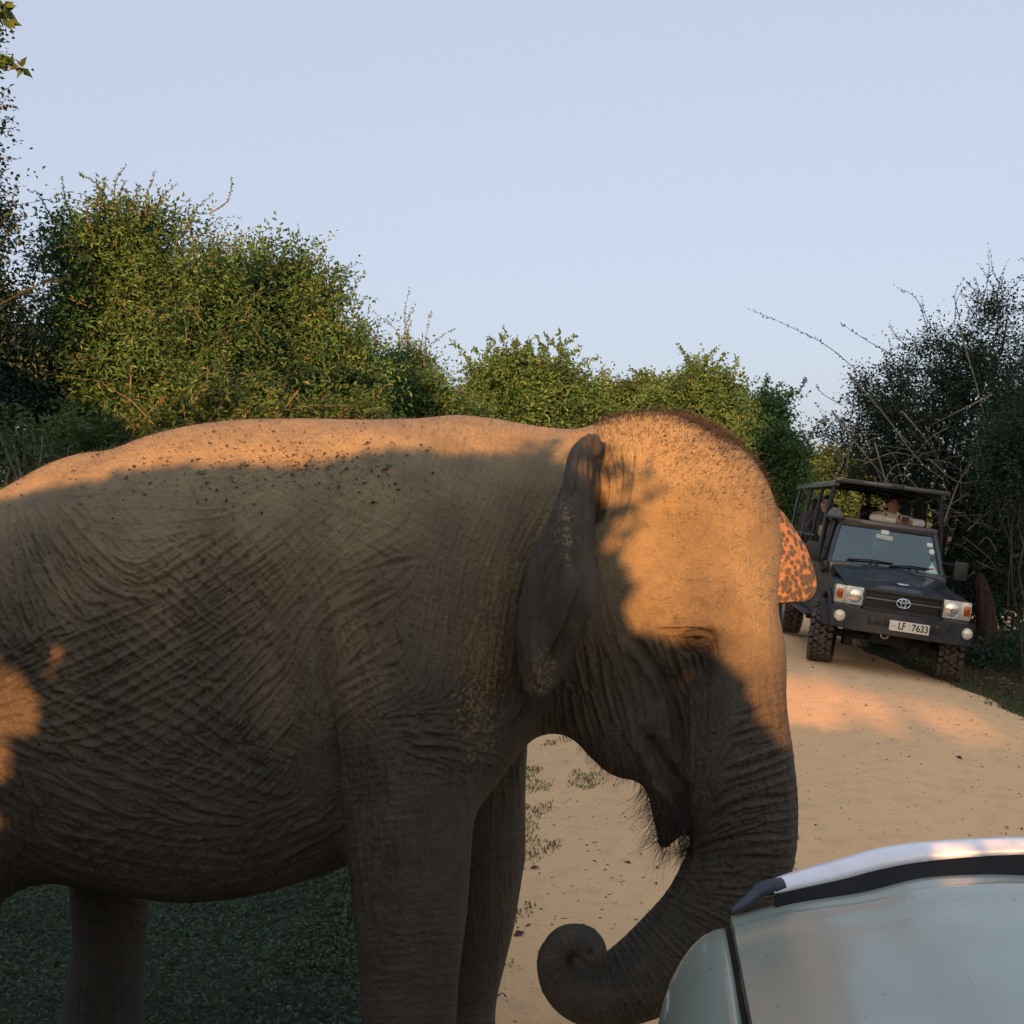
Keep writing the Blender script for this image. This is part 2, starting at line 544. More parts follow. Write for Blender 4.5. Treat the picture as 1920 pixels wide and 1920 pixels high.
# wrinkle relief: guide strokes give the run of the folds over the side of the animal, line-integral convolution grows
# the folds along them, and the relief is then pressed into the vertices of the body mesh
GA = [  # main run of the folds
 [(50,1240),(250,1150),(430,1050),(560,940)], [(80,1300),(300,1190),(480,1070),(600,930)], [(130,1380),(340,1270),(500,1150),(590,1050)],
 [(200,1440),(400,1320),(520,1200),(600,1090)], [(330,1430),(470,1300),(560,1180)], [(450,1430),(540,1290),(600,1150)], [(590,1480),(598,1300),(606,1200)],
 [(310,1080),(420,1010),(520,930),(610,840)], [(20,1250),(200,1170)], [(0,960),(15,1080),(55,1190)], [(-60,950),(-50,1100),(0,1200)], [(60,960),(100,1080),(150,1160)], [(100,960),(180,1060),(260,1120)],
 [(100,1450),(250,1520),(400,1560),(500,1550),(610,1500)], [(150,1570),(300,1610),(450,1620),(625,1550)], [(60,1380),(140,1420),(260,1470)], [(350,1480),(450,1430),(540,1340)], [(100,1600),(250,1660),(400,1670),(560,1620)],
 [(620,1100),(700,1050),(800,1010)], [(610,1157),(747,1107)], [(623,1293),(747,1240)], [(627,1353),(747,1297)], [(637,1400),(650,1500),(670,1650),(690,1780)], [(693,1360),(712,1470),(725,1650)], [(760,1480),(770,1650)],
 [(767,1370),(893,1393)], [(767,1403),(903,1440)], [(760,1340),(880,1330)], [(740,1760),(860,1760)], [(700,1850),(850,1850)], [(690,2000),(850,2000)],
 [(820,920),(813,1053)], [(870,800),(850,880)], [(760,880),(640,1000)], [(1027,960),(977,1053)], [(910,977),(880,1033)], [(1060,850),(1000,930)], [(960,850),(950,920)], [(920,1137),(893,1320)], [(860,1080),(830,1280)], [(960,1100),(935,1280)], [(800,1100),(770,1260)],
 [(150,850),(400,820)], [(300,830),(600,810)], [(100,900),(500,870)], [(200,950),(420,960)],
 [(1100,1254),(1152,1410)], [(1060,1240),(1080,1360)], [(1116,1215),(1126,1280),(1175,1420)], [(1157,1267),(1186,1420)], [(1200,1330),(1205,1430)], [(1240,1200),(1270,1270),(1292,1330),(1290,1400)], [(1282,1340),(1282,1462)], [(1316,1384),(1316,1488)], [(1340,1400),(1330,1500)],
 [(1370,1300),(1475,1262)], [(1360,1379),(1482,1348)], [(1347,1449),(1485,1410)], [(1330,1530),(1370,1490),(1490,1450)], [(1316,1566),(1370,1528),(1490,1511)], [(1290,1610),(1480,1590)], [(1280,1650),(1460,1660)], [(1265,1690),(1400,1770)], [(1230,1730),(1340,1840)], [(1170,1770),(1250,1890)], [(1120,1800),(1140,1910)], [(1065,1820),(1030,1900)], [(1060,1795),(1005,1800)], [(1070,1780),(1050,1735)], [(1090,1790),(1110,1735)],
 [(1150,1050),(1180,1180)], [(1250,1080),(1260,1150)], [(1330,900),(1300,1000)], [(1420,1000),(1440,1200)], [(1200,800),(1210,860)], [(1320,800),(1300,860)], [(1390,1240),(1380,1290)],
 [(205,1700),(200,1900)], [(900,1450),(905,1800)], [(1000,1300),(960,1360)], [(-100,1400),(-130,1650)], [(30,1500),(20,1640)]]
GB = [  # second, crossing run
 [(60,960),(130,1060),(250,1160),(400,1260)], [(150,1000),(260,1100),(400,1200)], [(230,990),(330,1090),(420,1180)], [(30,1080),(110,1190),(200,1290)], [(90,1300),(240,1360),(350,1420)], [(60,1380),(200,1470),(330,1530)], [(150,1360),(330,1450),(450,1500)],
 [(200,1640),(280,1560)], [(300,1660),(390,1560)], [(420,1650),(500,1560)], [(620,1130),(660,1300)], [(700,1150),(730,1300)], [(660,1420),(760,1400)], [(660,1520),(740,1510)], [(780,1180),(850,1200)], [(900,1200),(960,1230)],
 [(1280,1400),(1340,1390)], [(1420,1330),(1424,1390)], [(1400,1440),(1404,1500)], [(1400,1560),(1396,1640)], [(1330,1700),(1270,1790)], [(1180,1850),(1100,1860)], [(600,900),(760,960)], [(840,950),(940,1000)], [(1100,1300),(1160,1300)], [(500,1000),(560,1080)], [(450,1200),(500,1280)], [(540,1400),(600,1420)], [(300,850),(320,900)], [(200,1750),(200,1760)], [(770,1700),(850,1690)]]
AMP = [  # px, py, main strength, crossing strength, fold spacing (px)
 (60,900,.12,.1,16), (300,870,.12,.1,16), (560,850,.15,.1,16), (250,960,.22,.25,18), (480,930,.35,.25,20), (120,1030,.75,.75,26), (330,1120,1,.85,26), (450,1060,1,.6,24), (250,1250,1,.55,26), (480,1250,1,.35,22), (150,1350,.9,.7,26),
 (570,1250,1,.3,16), (350,1420,.8,.8,30), (200,1500,.7,.7,32), (450,1550,.7,.5,32), (300,1640,.45,.45,30), (600,1450,.7,.2,16), (60,1200,.9,.5,24), (0,1000,.6,.4,20), (30,1350,.7,.6,26), (40,1600,.6,.3,20), (-120,1300,.6,.4,26),
 (650,1000,.45,.35,20), (700,1100,.55,.5,22), (680,1250,.8,.5,20), (680,1420,1,.5,14), (690,1600,.85,.25,14), (780,1500,.5,.45,18), (830,1400,.8,.5,26), (800,1700,.38,.35,15), (770,1900,.35,.3,15), (850,1250,.5,.3,18), (900,1150,.6,.3,16), (820,980,.45,.3,16), (950,950,.55,.2,14), (1010,1000,.7,.2,14), (880,840,.35,.15,16), (1000,840,.2,.2,12), (720,860,.2,.2,14),
 (1080,1280,.95,.2,20), (1150,1330,.75,.1,24), (1180,1400,.75,.1,20), (1280,1400,.85,.3,14), (1320,1450,.8,.3,14), (1250,1260,.4,.2,14), (1420,1320,.7,.5,16), (1420,1420,1,.55,24), (1400,1520,1,.5,20), (1390,1620,1,.5,16), (1320,1730,1,.4,14), (1200,1840,.7,.3,12), (1080,1860,.45,.2,12), (1040,1790,.4,.1,12),
 (1200,900,.10,.10,12), (1300,850,.12,.1,12), (1300,1000,.10,.1,12), (1180,1100,.15,.15,12), (1420,1050,.14,.1,14), (1440,1200,.12,.1,14), (1350,1250,.3,.2,12), (1400,1270,.45,.2,14), (200,1800,.25,.2,16), (910,1600,.25,.2,16)]
CREASE = [  # drawn folds: points, half width px, depth mm
 ([(614,1130),(606,1200),(616,1290),(628,1390),(633,1500),(640,1640)], 17, 9), ([(596,1180),(600,1260),(610,1340)], 7, 5), ([(618,1330),(626,1430),(632,1560)], 6, 7),
 ([(1180,1196),(1208,1222),(1236,1262),(1256,1300),(1268,1345),(1274,1400),(1274,1450)], 9, 15), ([(1212,1192),(1240,1240),(1266,1285),(1284,1330),(1290,1385)], 5, 7), ([(1228,1182),(1250,1240),(1275,1290),(1296,1340)], 4, 5),
 ([(1243,1184),(1268,1250),(1292,1312)], 4, 9), ([(1255,1186),(1280,1216),(1298,1230),(1306,1262)], 3.5, 9), ([(1266,1186),(1290,1212),(1310,1232),(1316,1262)], 3.5, 9), ([(1276,1184),(1296,1206)], 3, 7.2),
 ([(1236,1182),(1270,1180),(1304,1179),(1328,1186),(1338,1206),(1344,1232)], 4, 14.4), ([(1244,1168),(1272,1163),(1300,1166),(1326,1174),(1342,1192),(1348,1220)], 3.5, 7.2),
 ([(1128,850),(1138,900),(1134,945),(1118,985)], 5, 7), ([(1142,845),(1152,905),(1146,955),(1128,995)], 5, 8), ([(1158,838),(1164,900),(1156,960),(1134,1005)], 5, 8), ([(1186,832),(1182,890),(1168,955),(1144,1010)], 5, 7),
 ([(1216,1380),(1228,1402),(1244,1432),(1262,1462),(1282,1490)], 13, 26), ([(1230,1450),(1262,1488),(1290,1520)], 8, 10),
 ([(1076,1270),(1084,1330),(1110,1400)], 4, 6), ([(1096,1230),(1104,1300),(1140,1410)], 4, 6), ([(1118,1215),(1128,1290),(1172,1420)], 4, 6), ([(1062,1290),(1072,1370)], 4, 6), ([(1140,1280),(1160,1360),(1186,1425)], 3.5, 5),
 ([(230,1110),(270,1113),(312,1122)], 4, 6), ([(92,1300),(150,1308),(240,1332)], 4, 6), ([(330,1272),(390,1278),(430,1278)], 4, 5), ([(300,1500),(380,1528),(470,1540)], 4, 5), ([(230,1560),(340,1580),(470,1570)], 4, 4),
 ([(650,1085),(720,1060),(800,1045)], 4, 5), ([(620,1160),(690,1125),(750,1100)], 4, 5), ([(630,1290),(690,1262),(755,1245)], 4, 5), ([(770,1405),(840,1408),(905,1432)], 5, 7), ([(765,1365),(830,1385),(905,1405)], 4, 6), ([(775,1435),(850,1448),(905,1450)], 4, 5),
 ([(1355,1448),(1420,1432),(1488,1408)], 5, 8), ([(1345,1475),(1420,1452),(1490,1424)], 4, 6), ([(1330,1545),(1370,1512),(1430,1500),(1495,1492)], 5, 8), ([(1335,1510),(1380,1478),(1492,1446)], 4, 6), ([(1380,1345),(1430,1330),(1478,1322)], 4, 5), ([(1360,1385),(1420,1372),(1482,1366)], 4, 6), ([(1300,1590),(1380,1570),(1490,1566)], 4, 6), ([(1295,1620),(1380,1606),(1485,1612)], 4, 6),
 ([(1395,800),(1420,840),(1436,890)], 8, 6), ([(1000,1290),(985,1330),(960,1370)], 8, 10)]


def build_relief():
    g = 2.0
    x0, y0, x1, y1 = -520, 700, 1600, 2300
    nx, ny = int((x1 - x0) / g), int((y1 - y0) / g)
    rg = np.random.default_rng(3)
    def field(G):
        pts, dirs = [], []
        for s in G:
            s = np.array(s, float)
            for a, b in zip(s[:-1], s[1:]):
                L = np.hypot(*(b - a))
                th = math.atan2(b[1] - a[1], b[0] - a[0])
                for t in np.linspace(0, 1, max(2, int(L / 30))):
                    pts.append(a + (b - a) * t); dirs.append((math.cos(2 * th), math.sin(2 * th)))
        pts, dirs = np.array(pts), np.array(dirs)
        cs = 16
        gx, gy = np.meshgrid(np.arange(x0, x1 + cs, cs), np.arange(y0, y1 + cs, cs))
        q = np.stack([gx.ravel(), gy.ravel()], 1)
        w = 1.0 / (((q[:, None, :] - pts[None])**2).sum(2) + 500.0)**1.6
        d = (w @ dirs) / w.sum(1, keepdims=True)
        th = (np.arctan2(d[:, 1], d[:, 0]) / 2)
        c2 = np.cos(2 * th).reshape(gx.shape); s2 = np.sin(2 * th).reshape(gx.shape)
        X = (np.arange(nx) * g) / cs; Y = (np.arange(ny) * g) / cs
        c2, s2 = bil(c2, X[None, :] + 0 * Y[:, None], Y[:, None] + 0 * X[None, :]), bil(s2, X[None, :] + 0 * Y[:, None], Y[:, None] + 0 * X[None, :])
        th = np.arctan2(s2, c2) / 2
        return np.cos(th), np.sin(th)
    def bil(A, fx, fy):
        fx = np.clip(fx, 0, A.shape[1] - 1.001); fy = np.clip(fy, 0, A.shape[0] - 1.001)
        i = fx.astype(int); j = fy.astype(int); u = fx - i; v = fy - j
        return (A[j, i] * (1 - u) + A[j, i + 1] * u) * (1 - v) + (A[j + 1, i] * (1 - u) + A[j + 1, i + 1] * u) * v
    ky = np.fft.fftfreq(ny)[:, None]; kx = np.fft.rfftfreq(nx)[None, :]
    kk = np.hypot(kx, ky)
    def band(lam):
        f0 = g / lam
        N = np.fft.rfft2(rg.standard_normal((ny, nx)))
        N *= np.exp(-((np.log((kk + 1e-6) / f0)) / 0.42)**2)
        n = np.fft.irfft2(N, s=(ny, nx))
        return n / n.std()
    gx, gy = np.meshgrid(np.arange(nx, dtype=float), np.arange(ny, dtype=float))
    def lic(n, c, s, L):
        acc = n.copy()
        for sg in (1, -1):
            X, Y = gx.copy(), gy.copy()
            pc, ps = sg * c, sg * s
            for k in range(L):
                X += pc; Y += ps
                i = np.clip(X.astype(int), 0, nx - 1); j = np.clip(Y.astype(int), 0, ny - 1)
                nc, ns = c[j, i], s[j, i]
                fl = np.sign(nc * pc + ns * ps); fl[fl == 0] = 1
                pc, ps = nc * fl, ns * fl
                acc += n[j, i] * (1 - k / L)
        return acc / acc.std()
    am = np.array(AMP, float)
    cs = 16
    qx, qy = np.meshgrid(np.arange(x0, x1 + cs, cs), np.arange(y0, y1 + cs, cs))
    w = 1.0 / (((np.stack([qx.ravel(), qy.ravel()], 1)[:, None, :] - am[None, :, :2])**2).sum(2) + 700.0)**1.7
    val = (w @ am[:, 2:]) / w.sum(1, keepdims=True)
    X = gx * g / cs; Y = gy * g / cs
    wa, wb, lam = [bil(val[:, k].reshape(qx.shape), X, Y) for k in range(3)]
    ca, sa = field(GA)
    cb, sb = field(GB)
    H = np.zeros((ny, nx))
    for (c, s, wt, lams, L) in ((ca, sa, wa, (13.0, 24.0), 44), (cb, sb, wb * .8, (16.0, 27.0), 34)):
        lo, hi = [lic(band(l), c, s, L) for l in lams]
        for n, l in ((lo, lams[0]), (hi, lams[1])):
            m = np.clip(1 - np.abs(lam - l) / 13.0, 0.12, 1)
            crease = np.exp(-(n / .22)**2)
            H += wt * m * (0.5 * np.tanh(n) - 1.5 * crease) * (l / 20.0)
    H *= 1.05e-2
    for pts, hw, dep in CREASE:
        P = np.array(pts, float)
        t = np.arange(len(P)); tt = np.linspace(0, len(P) - 1, len(P) * 10)
        Q = np.stack([interp_s(tt, t, P[:, 0]), interp_s(tt, t, P[:, 1])], 1)
        lo = np.maximum(((Q.min(0) - 50 - [x0, y0]) / g).astype(int), 0)
        hi = np.minimum(((Q.max(0) + 50 - [x0, y0]) / g).astype(int), [nx - 1, ny - 1])
        sx = gx[lo[1]:hi[1], lo[0]:hi[0]] * g + x0; sy = gy[lo[1]:hi[1], lo[0]:hi[0]] * g + y0
        dd = np.full(sx.shape, 1e9); par = np.zeros(sx.shape)
        for k, q in enumerate(Q):
            e = (sx - q[0])**2 + (sy - q[1])**2
            m = e < dd
            dd[m] = e[m]; par[m] = k / (len(Q) - 1)
        d = np.sqrt(dd)
        taper = np.clip(np.minimum(par, 1 - par) * 6 + .15, 0, 1)
        prof = -np.exp(-(d / hw)**2) + 0.35 * np.exp(-((d - hw * 2.0) / (hw * 0.9))**2)
        H[lo[1]:hi[1], lo[0]:hi[0]] += prof * taper * dep * 1.5e-3
    return lambda px, py: bil(H, (px - x0) / g, (py - y0) / g)


def project(V):
    return V[:, 0] / V[:, 1] * F + 960.0, HZ - (V[:, 2] - EYE) / V[:, 1] * F


def gmask(px, py, cx, cy, rx, ry, rot=0.0):
    c, s = math.cos(rot), math.sin(rot)
    u = ((px - cx) * c + (py - cy) * s) / rx
    v = (-(px - cx) * s + (py - cy) * c) / ry
    return np.exp(-(u * u + v * v))


def subdivided(V, Q, levels, name='tmp'):
    """Catmull-Clark refinement"""
    o = mesh_np(name, V, Q)
    md = o.modifiers.new('s', 'SUBSURF')
    md.levels = levels
    md.render_levels = levels
    dg = bpy.context.evaluated_depsgraph_get()
    me = o.evaluated_get(dg).to_mesh()
    n = len(me.vertices)
    W = np.empty(n * 3, np.float32); me.vertices.foreach_get('co', W)
    N = np.empty(n * 3, np.float32); me.vertex_normals.foreach_get('vector', N)
    L = np.empty(len(me.loops), np.int32); me.loops.foreach_get('vertex_index', L)
    o.evaluated_get(dg).to_mesh_clear()
    m0 = o.data
    bpy.data.objects.remove(o)
    bpy.data.meshes.remove(m0)
    return W.reshape(-1, 3), N.reshape(-1, 3), L.reshape(-1, 4)


def refine_near(W, N, L):
    """split the faces turned to the viewer once more; neighbours take the extra edge points as n-gons"""
    vw = W - np.array([0, 0, EYE]); vw /= np.linalg.norm(vw, axis=1, keepdims=True)
    px, py = project(W)
    ok = ((vw * N).sum(1) < .12) & (px > -90) & (px < 1560) & (py < 2000)
    fine = ok[L].all(1)
    E = np.stack([L, np.roll(L, -1, 1)], -1)
    key = np.sort(E, -1)
    key = key[..., 0].astype(np.int64) * len(W) + key[..., 1]
    need = np.unique(key[fine])
    a, b = need // len(W), need % len(W)
    n0 = len(W)
    mid = (W[a] + W[b]) / 2
    # bend the midpoint towards the curved surface
    ed = W[b] - W[a]
    mid = mid + (N[a] * (ed * N[b]).sum(1, keepdims=True) * 0 + (N[a] + N[b]) * ((ed * (N[b] - N[a])).sum(1, keepdims=True)) / 16.0)
    mn = unit(N[a] + N[b])
    fc = W[L[fine]].mean(1); fn = unit(N[L[fine]].mean(1))
    ks = np.searchsorted(need, key); ks = np.clip(ks, 0, len(need) - 1)
    has = need[ks] == key
    mi = n0 + ks
    Lf, mf = L[fine], mi[fine]
    ce = n0 + len(need) + np.arange(len(Lf))
    quads = np.concatenate([np.stack([Lf[:, k], mf[:, k], ce, mf[:, k - 1]], 1) for k in range(4)])
    co = ~fine
    cnt = has.sum(1)
    out = [quads, L[co & (cnt == 0)]]
    for m in range(1, 5):
        ids = np.nonzero(co & (cnt == m))[0]
        if len(ids) == 0: continue
        out.append(np.array([[v for k in range(4) for v in ((L[i, k], mi[i, k]) if has[i, k] else (L[i, k],))] for i in ids]))
    return np.concatenate([W, mid, fc]), np.concatenate([N, mn, fn]), out


def skin_material(name='elephant_skin', fscale=90.0, cover=.52, spot_col=(0.27, 0.195, 0.095), spot_amt=.75, soft=.12):
    t = NT(name)
    o = t.obj()
    pink = t.attr('pink')
    tint_and_shade = t.attr('tint_and_shade')
    big = t.noise(o, 3.0, 5, 0.6)
    mid = t.noise(o, 19.0, 5, 0.65)
    fine = t.noise(o, 120.0, 3, 0.6)
    c = t.mix(t.ramp(big, .35, .68), (0.052, 0.047, 0.038), (0.086, 0.076, 0.058))
    c = t.mix(t.ramp(mid, .38, .70), c, (0.108, 0.090, 0.062))
    c = t.mix(t.math('MULTIPLY', t.ramp(fine, .52, .72), .35), c, (0.085, 0.066, 0.05))
    # dust plus painted light: pale upper body, lower body left dark as if shaded
    dust_and_light = t.attr('dust_and_light')
    c = t.mix(t.math('MULTIPLY', dust_and_light, t.ramp(t.noise(o, 7.0, 6, .7), .3, .66, .45, .95)), c, (0.335, 0.268, 0.148))
    # pale freckles where the skin has lost its pigment
    fr = t.voro(o, fscale, 'F1')
    fr2 = t.noise(o, fscale * .9, 3, .6)
    lim = t.math('MULTIPLY_ADD', pink, -cover, 1.0)
    spots = t.math('MULTIPLY', t.ramp(pink, .03, .12), t.ramp(t.math('SUBTRACT', t.math('ADD', fr, t.math('MULTIPLY', fr2, .5)), lim), 0.0, soft), clamp=True)
    c = t.mix(t.math('MULTIPLY', spots, spot_amt), c, spot_col)
    c = t.mix(t.math('MULTIPLY', tint_and_shade, .85), c, (0.022, 0.017, 0.014))
    # fine cracked relief
    w = t.noise(o, 30.0, 3, out='Color')
    wv = t.node('VectorMath', {0: o, 1: t.node('VectorMath', {0: w, 'Scale': 0.02}, operation='SCALE').outputs[0]}, operation='ADD').outputs[0]
    crack = t.ramp(t.voro(wv, 95.0, 'DISTANCE_TO_EDGE'), 0.0, 0.16)
    crack2 = t.ramp(t.voro(wv, 230.0, 'DISTANCE_TO_EDGE'), 0.0, 0.2)
    h = t.math('ADD', t.math('MULTIPLY', crack, .3), t.math('ADD', t.math('MULTIPLY', crack2, .22), t.math('MULTIPLY', t.noise(o, 60.0, 5, .7), .9)))
    nm = t.bump(h, 0.0048, 1.0)
    return t.done(c, t.ramp(mid, .3, .7, .62, .82), nm, Specular_IOR_Level=0.35)


def stroke_relief(px, py, strokes):
    d = np.zeros(len(px))
    for pts, hw, dep in strokes:
        P = np.array(pts, float)
        tt = np.linspace(0, len(P) - 1, len(P) * 8)
        Q = np.stack([interp_s(tt, np.arange(len(P)), P[:, 0]), interp_s(tt, np.arange(len(P)), P[:, 1])], 1)
        dd = ((px[:, None] - Q[None, :, 0])**2 + (py[:, None] - Q[None, :, 1])**2)
        k = dd.argmin(1); r = np.sqrt(dd.min(1)); par = k / (len(Q) - 1)
        d += -np.exp(-(r / hw)**2) * np.clip(np.minimum(par, 1 - par) * 6 + .2, 0, 1) * dep * 1e-3
    return d


def sheet(rows, thick, name, mat, parent, levels=3, relief=0.0, attr=None, seed=1, folds=None):
    """a thick flap of skin from a grid of points rows x columns"""
    A = np.array(rows, float)
    R, C = A.shape[:2]
    du = np.gradient(A, axis=0); dv = np.gradient(A, axis=1)
    N = np.cross(dv, du); N /= np.linalg.norm(N, axis=2, keepdims=True) + 1e-9
    th = np.full((R, C), thick)
    th[:, -1] *= .45; th[-1, :] *= .5; th[0, :] *= .7
    top = A + N * th[..., None] * .5; bot = A - N * th[..., None] * .5
    V = np.concatenate([top.reshape(-1, 3), bot.reshape(-1, 3)])
    n = R * C
    Q = []
    ix = lambda i, j: i * C + j
    for i in range(R - 1):
        for j in range(C - 1):
            Q.append((ix(i, j), ix(i, j + 1), ix(i + 1, j + 1), ix(i + 1, j)))
            Q.append((n + ix(i, j), n + ix(i + 1, j), n + ix(i + 1, j + 1), n + ix(i, j + 1)))
    ring = [ix(0, j) for j in range(C)] + [ix(i, C - 1) for i in range(1, R)] + [ix(R - 1, j) for j in range(C - 2, -1, -1)] + [ix(i, 0) for i in range(R - 2, 0, -1)]
    for a, b in zip(ring, ring[1:] + ring[:1]):
        Q.append((a, a + n, b + n, b))
    W, Nn, L = subdivided(V, np.array(Q), levels)
    if folds:
        px, py = project(W + EINV)
        W = W + Nn * stroke_relief(px, py, folds)[:, None]
    if relief:
        rg = np.random.default_rng(seed)
        f = np.zeros(len(W))
        for _ in range(26):
            k = rg.normal(size=3) * np.array([60, 60, 30]); f += np.sin(W @ k + rg.uniform(0, 6.28))
        W = W + Nn * (f / 5.0 * relief)[:, None]
    at_ = {}
    px, py = project(W)
    pk, wt, ds = (attr(px, py, W) if attr else (np.zeros(len(W)),) * 3)
    at_ = {'pink': ('FLOAT', pk), 'tint_and_shade': ('FLOAT', wt), 'dust_and_light': ('FLOAT', ds)}
    return mesh_np(name, W, L, mat, parent, True, at_)


def build_elephant():
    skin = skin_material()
    root = empty('elephant', (-.45, EL_YC, 0))
    tag(root, 'grey-brown elephant walking across the sandy track with curled trunk and dusty back', 'elephant')
    V, Q = surface_nets(el_sdf, (-2.45, 2.55, -.05), (1.15, 4.25, 2.5), .0215)
    W, N, L = subdivided(V, Q, 1)
    W, N, L = refine_near(W, N, L)
    relief = build_relief()
    px, py = project(W)
    d = relief(px, py)
    # grazing faces take less relief so the outline stays clean
    view = W - np.array([0, 0, EYE]); view /= np.linalg.norm(view, axis=1, keepdims=True)
    fc = np.abs((view * N).sum(1))
    d = d * np.clip(fc * 1.6 + .12, 0, 1)
    # sunken eye
    eye_px = (1311, 1196)
    m = gmask(px, py, eye_px[0], eye_px[1], 24, 15) * (W[:, 1] < 3.35)
    d = d - m * 0.028
    brow = gmask(px, py, 1290, 1172, 55, 9, .05) * (W[:, 1] < 3.35)
    d = d + brow * 0.017
    bag = gmask(px, py, 1285, 1240, 40, 34, .5) * (W[:, 1] < 3.35)
    d = d + bag * 0.008
    curl = gmask(px, py, 1074, 1806, 11, 15) * (W[:, 1] < 3.2)
    d = d - curl * 0.020
    tipn = gmask(px, py, 1106, 1789, 6, 6) * (W[:, 1] < 3.2)
    d = d - tipn * 0.018
    temple = gmask(px, py, 1240, 1000, 70, 62) * (W[:, 1] < 3.35)
    d = d - temple * 0.026
    W2 = W + N * d[:, None]
    pink = np.clip(gmask(px, py, 905, 1240, 34, 110, .12) * .85 + gmask(px, py, 935, 1075, 28, 50, .3) * .42 + gmask(px, py, 900, 1370, 30, 50) * .45, 0, 1) * (W[:, 1] < 3.6)
    tint_and_shade = np.clip(gmask(px, py, 1312, 1201, 36, 20) * 1.5 + gmask(px, py, 1330, 1248, 14, 36, -.1) * .9, 0, 1) * (W[:, 1] < 3.35)  # eye stain and tear streak, widened to paint the shade around the eye
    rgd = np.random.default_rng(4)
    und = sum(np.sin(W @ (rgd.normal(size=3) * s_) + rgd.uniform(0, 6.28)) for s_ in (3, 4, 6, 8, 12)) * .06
    dust_and_light = np.clip((W[:, 2] + und - 1.38) / .62, 0, 1) * .84 + np.clip((N[:, 2] - .15) * 1.2, 0, 1) * np.clip((W[:, 2] - 1.5) * 1.5, 0, 1) * .15 + .35 * gmask(px, py, 1430, 1150, 60, 120)  # real dust plus painted light: paler upper body, darker belly and legs
    dust_and_light = dust_and_light * (1 - .65 * gmask(px, py, 1150, 1310, 130, 110)) * (1 - .5 * gmask(px, py, 985, 1130, 70, 190)) * (1 - .35 * gmask(px, py, 840, 1010, 60, 120))  # thinned on cheek and neck to paint in their shade
    inv = np.array(root.location, np.float32)
    body = mesh_np('body', W2 - inv, L, skin, root, True, {'pink': ('FLOAT', pink), 'tint_and_shade': ('FLOAT', tint_and_shade), 'dust_and_light': ('FLOAT', np.clip(dust_and_light, 0, 1))})
    return root, body, skin, W2, N, (px, py), inv


def front_vertex(W, N, P2, px, py, rad=6):
    """surface point of the near side under a photo pixel"""
    m = (np.abs(P2[0] - px) < rad) & (np.abs(P2[1] - py) < rad)
    ii = np.nonzero(m)[0]
    return ii[np.argmin(W[ii, 1])]


EL, EL_BODY, SKIN, EW, EN, EP, EINV = build_elephant()
# ------------------------------------------------------------------ elephant: ears, eye, hair, tail, litter on its back
def rowsW(rows):
    return [[np.array(px2w(*p)) - EINV for p in r] for r in rows]


NEAR_EAR = [
 [(1150, 836, 3.20), (1128, 822, 3.12), (1114, 813, 3.05), (1104, 812, 2.99), (1092, 816, 2.97), (1082, 828, 3.00), (1076, 845, 3.10)],
 [(1150, 885, 3.22), (1122, 878, 3.14), (1106, 872, 3.02), (1096, 868, 2.90), (1078, 868, 2.87), (1066, 880, 2.92), (1060, 892, 3.08)],
 [(1146, 940, 3.22), (1116, 938, 3.13), (1098, 934, 3.00), (1088, 930, 2.86), (1066, 931, 2.82), (1052, 942, 2.88), (1046, 956, 3.05)],
 [(1138, 995, 3.20), (1112, 994, 3.10), (1098, 992, 2.97), (1091, 990, 2.83), (1060, 992, 2.78), (1036, 1002, 2.85), (1026, 1012, 3.02)],
 [(1132, 1047, 3.16), (1114, 1050, 3.06), (1102, 1051, 2.94), (1094, 1052, 2.81), (1052, 1047, 2.76), (1004, 1040, 2.86), (990, 1046, 3.00)],
 [(1122, 1102, 3.12), (1116, 1112, 3.02), (1122, 1126, 2.90), (1132, 1142, 2.76), (1052, 1112, 2.76), (988, 1104, 2.88), (978, 1110, 3.00)],
 [(1094, 1174, 3.10), (1080, 1182, 3.01), (1073, 1188, 2.91), (1064, 1193, 2.83), (1026, 1182, 2.80), (978, 1178, 2.89), (972, 1182, 3.00)],
 [(1066, 1242, 3.10), (1052, 1247, 3.01), (1045, 1251, 2.93), (1038, 1255, 2.88), (1010, 1250, 2.85), (980, 1243, 2.91), (974, 1244, 3.00)],
 [(1038, 1288, 3.10), (1029, 1298, 3.03), (1022, 1307, 2.97), (1014, 1313, 2.93), (1001, 1310, 2.91), (988, 1300, 2.94), (982, 1294, 3.00)]]
FAR_EAR = [
 [(1335, 925, 3.52), (1400, 930, 3.55), (1438, 938, 3.58), (1454, 944, 3.60), (1462, 954, 3.63)],
 [(1330, 1000, 3.50), (1400, 1002, 3.53), (1450, 1000, 3.58), (1478, 990, 3.64), (1490, 990, 3.68)],
 [(1330, 1060, 3.50), (1400, 1062, 3.52), (1455, 1055, 3.56), (1500, 1040, 3.63), (1522, 1044, 3.68)],
 [(1330, 1110, 3.50), (1400, 1112, 3.52), (1460, 1105, 3.55), (1508, 1094, 3.61), (1536, 1098, 3.66)],
 [(1340, 1140, 3.50), (1400, 1138, 3.52), (1465, 1128, 3.54), (1500, 1130, 3.60), (1524, 1126, 3.64)]]


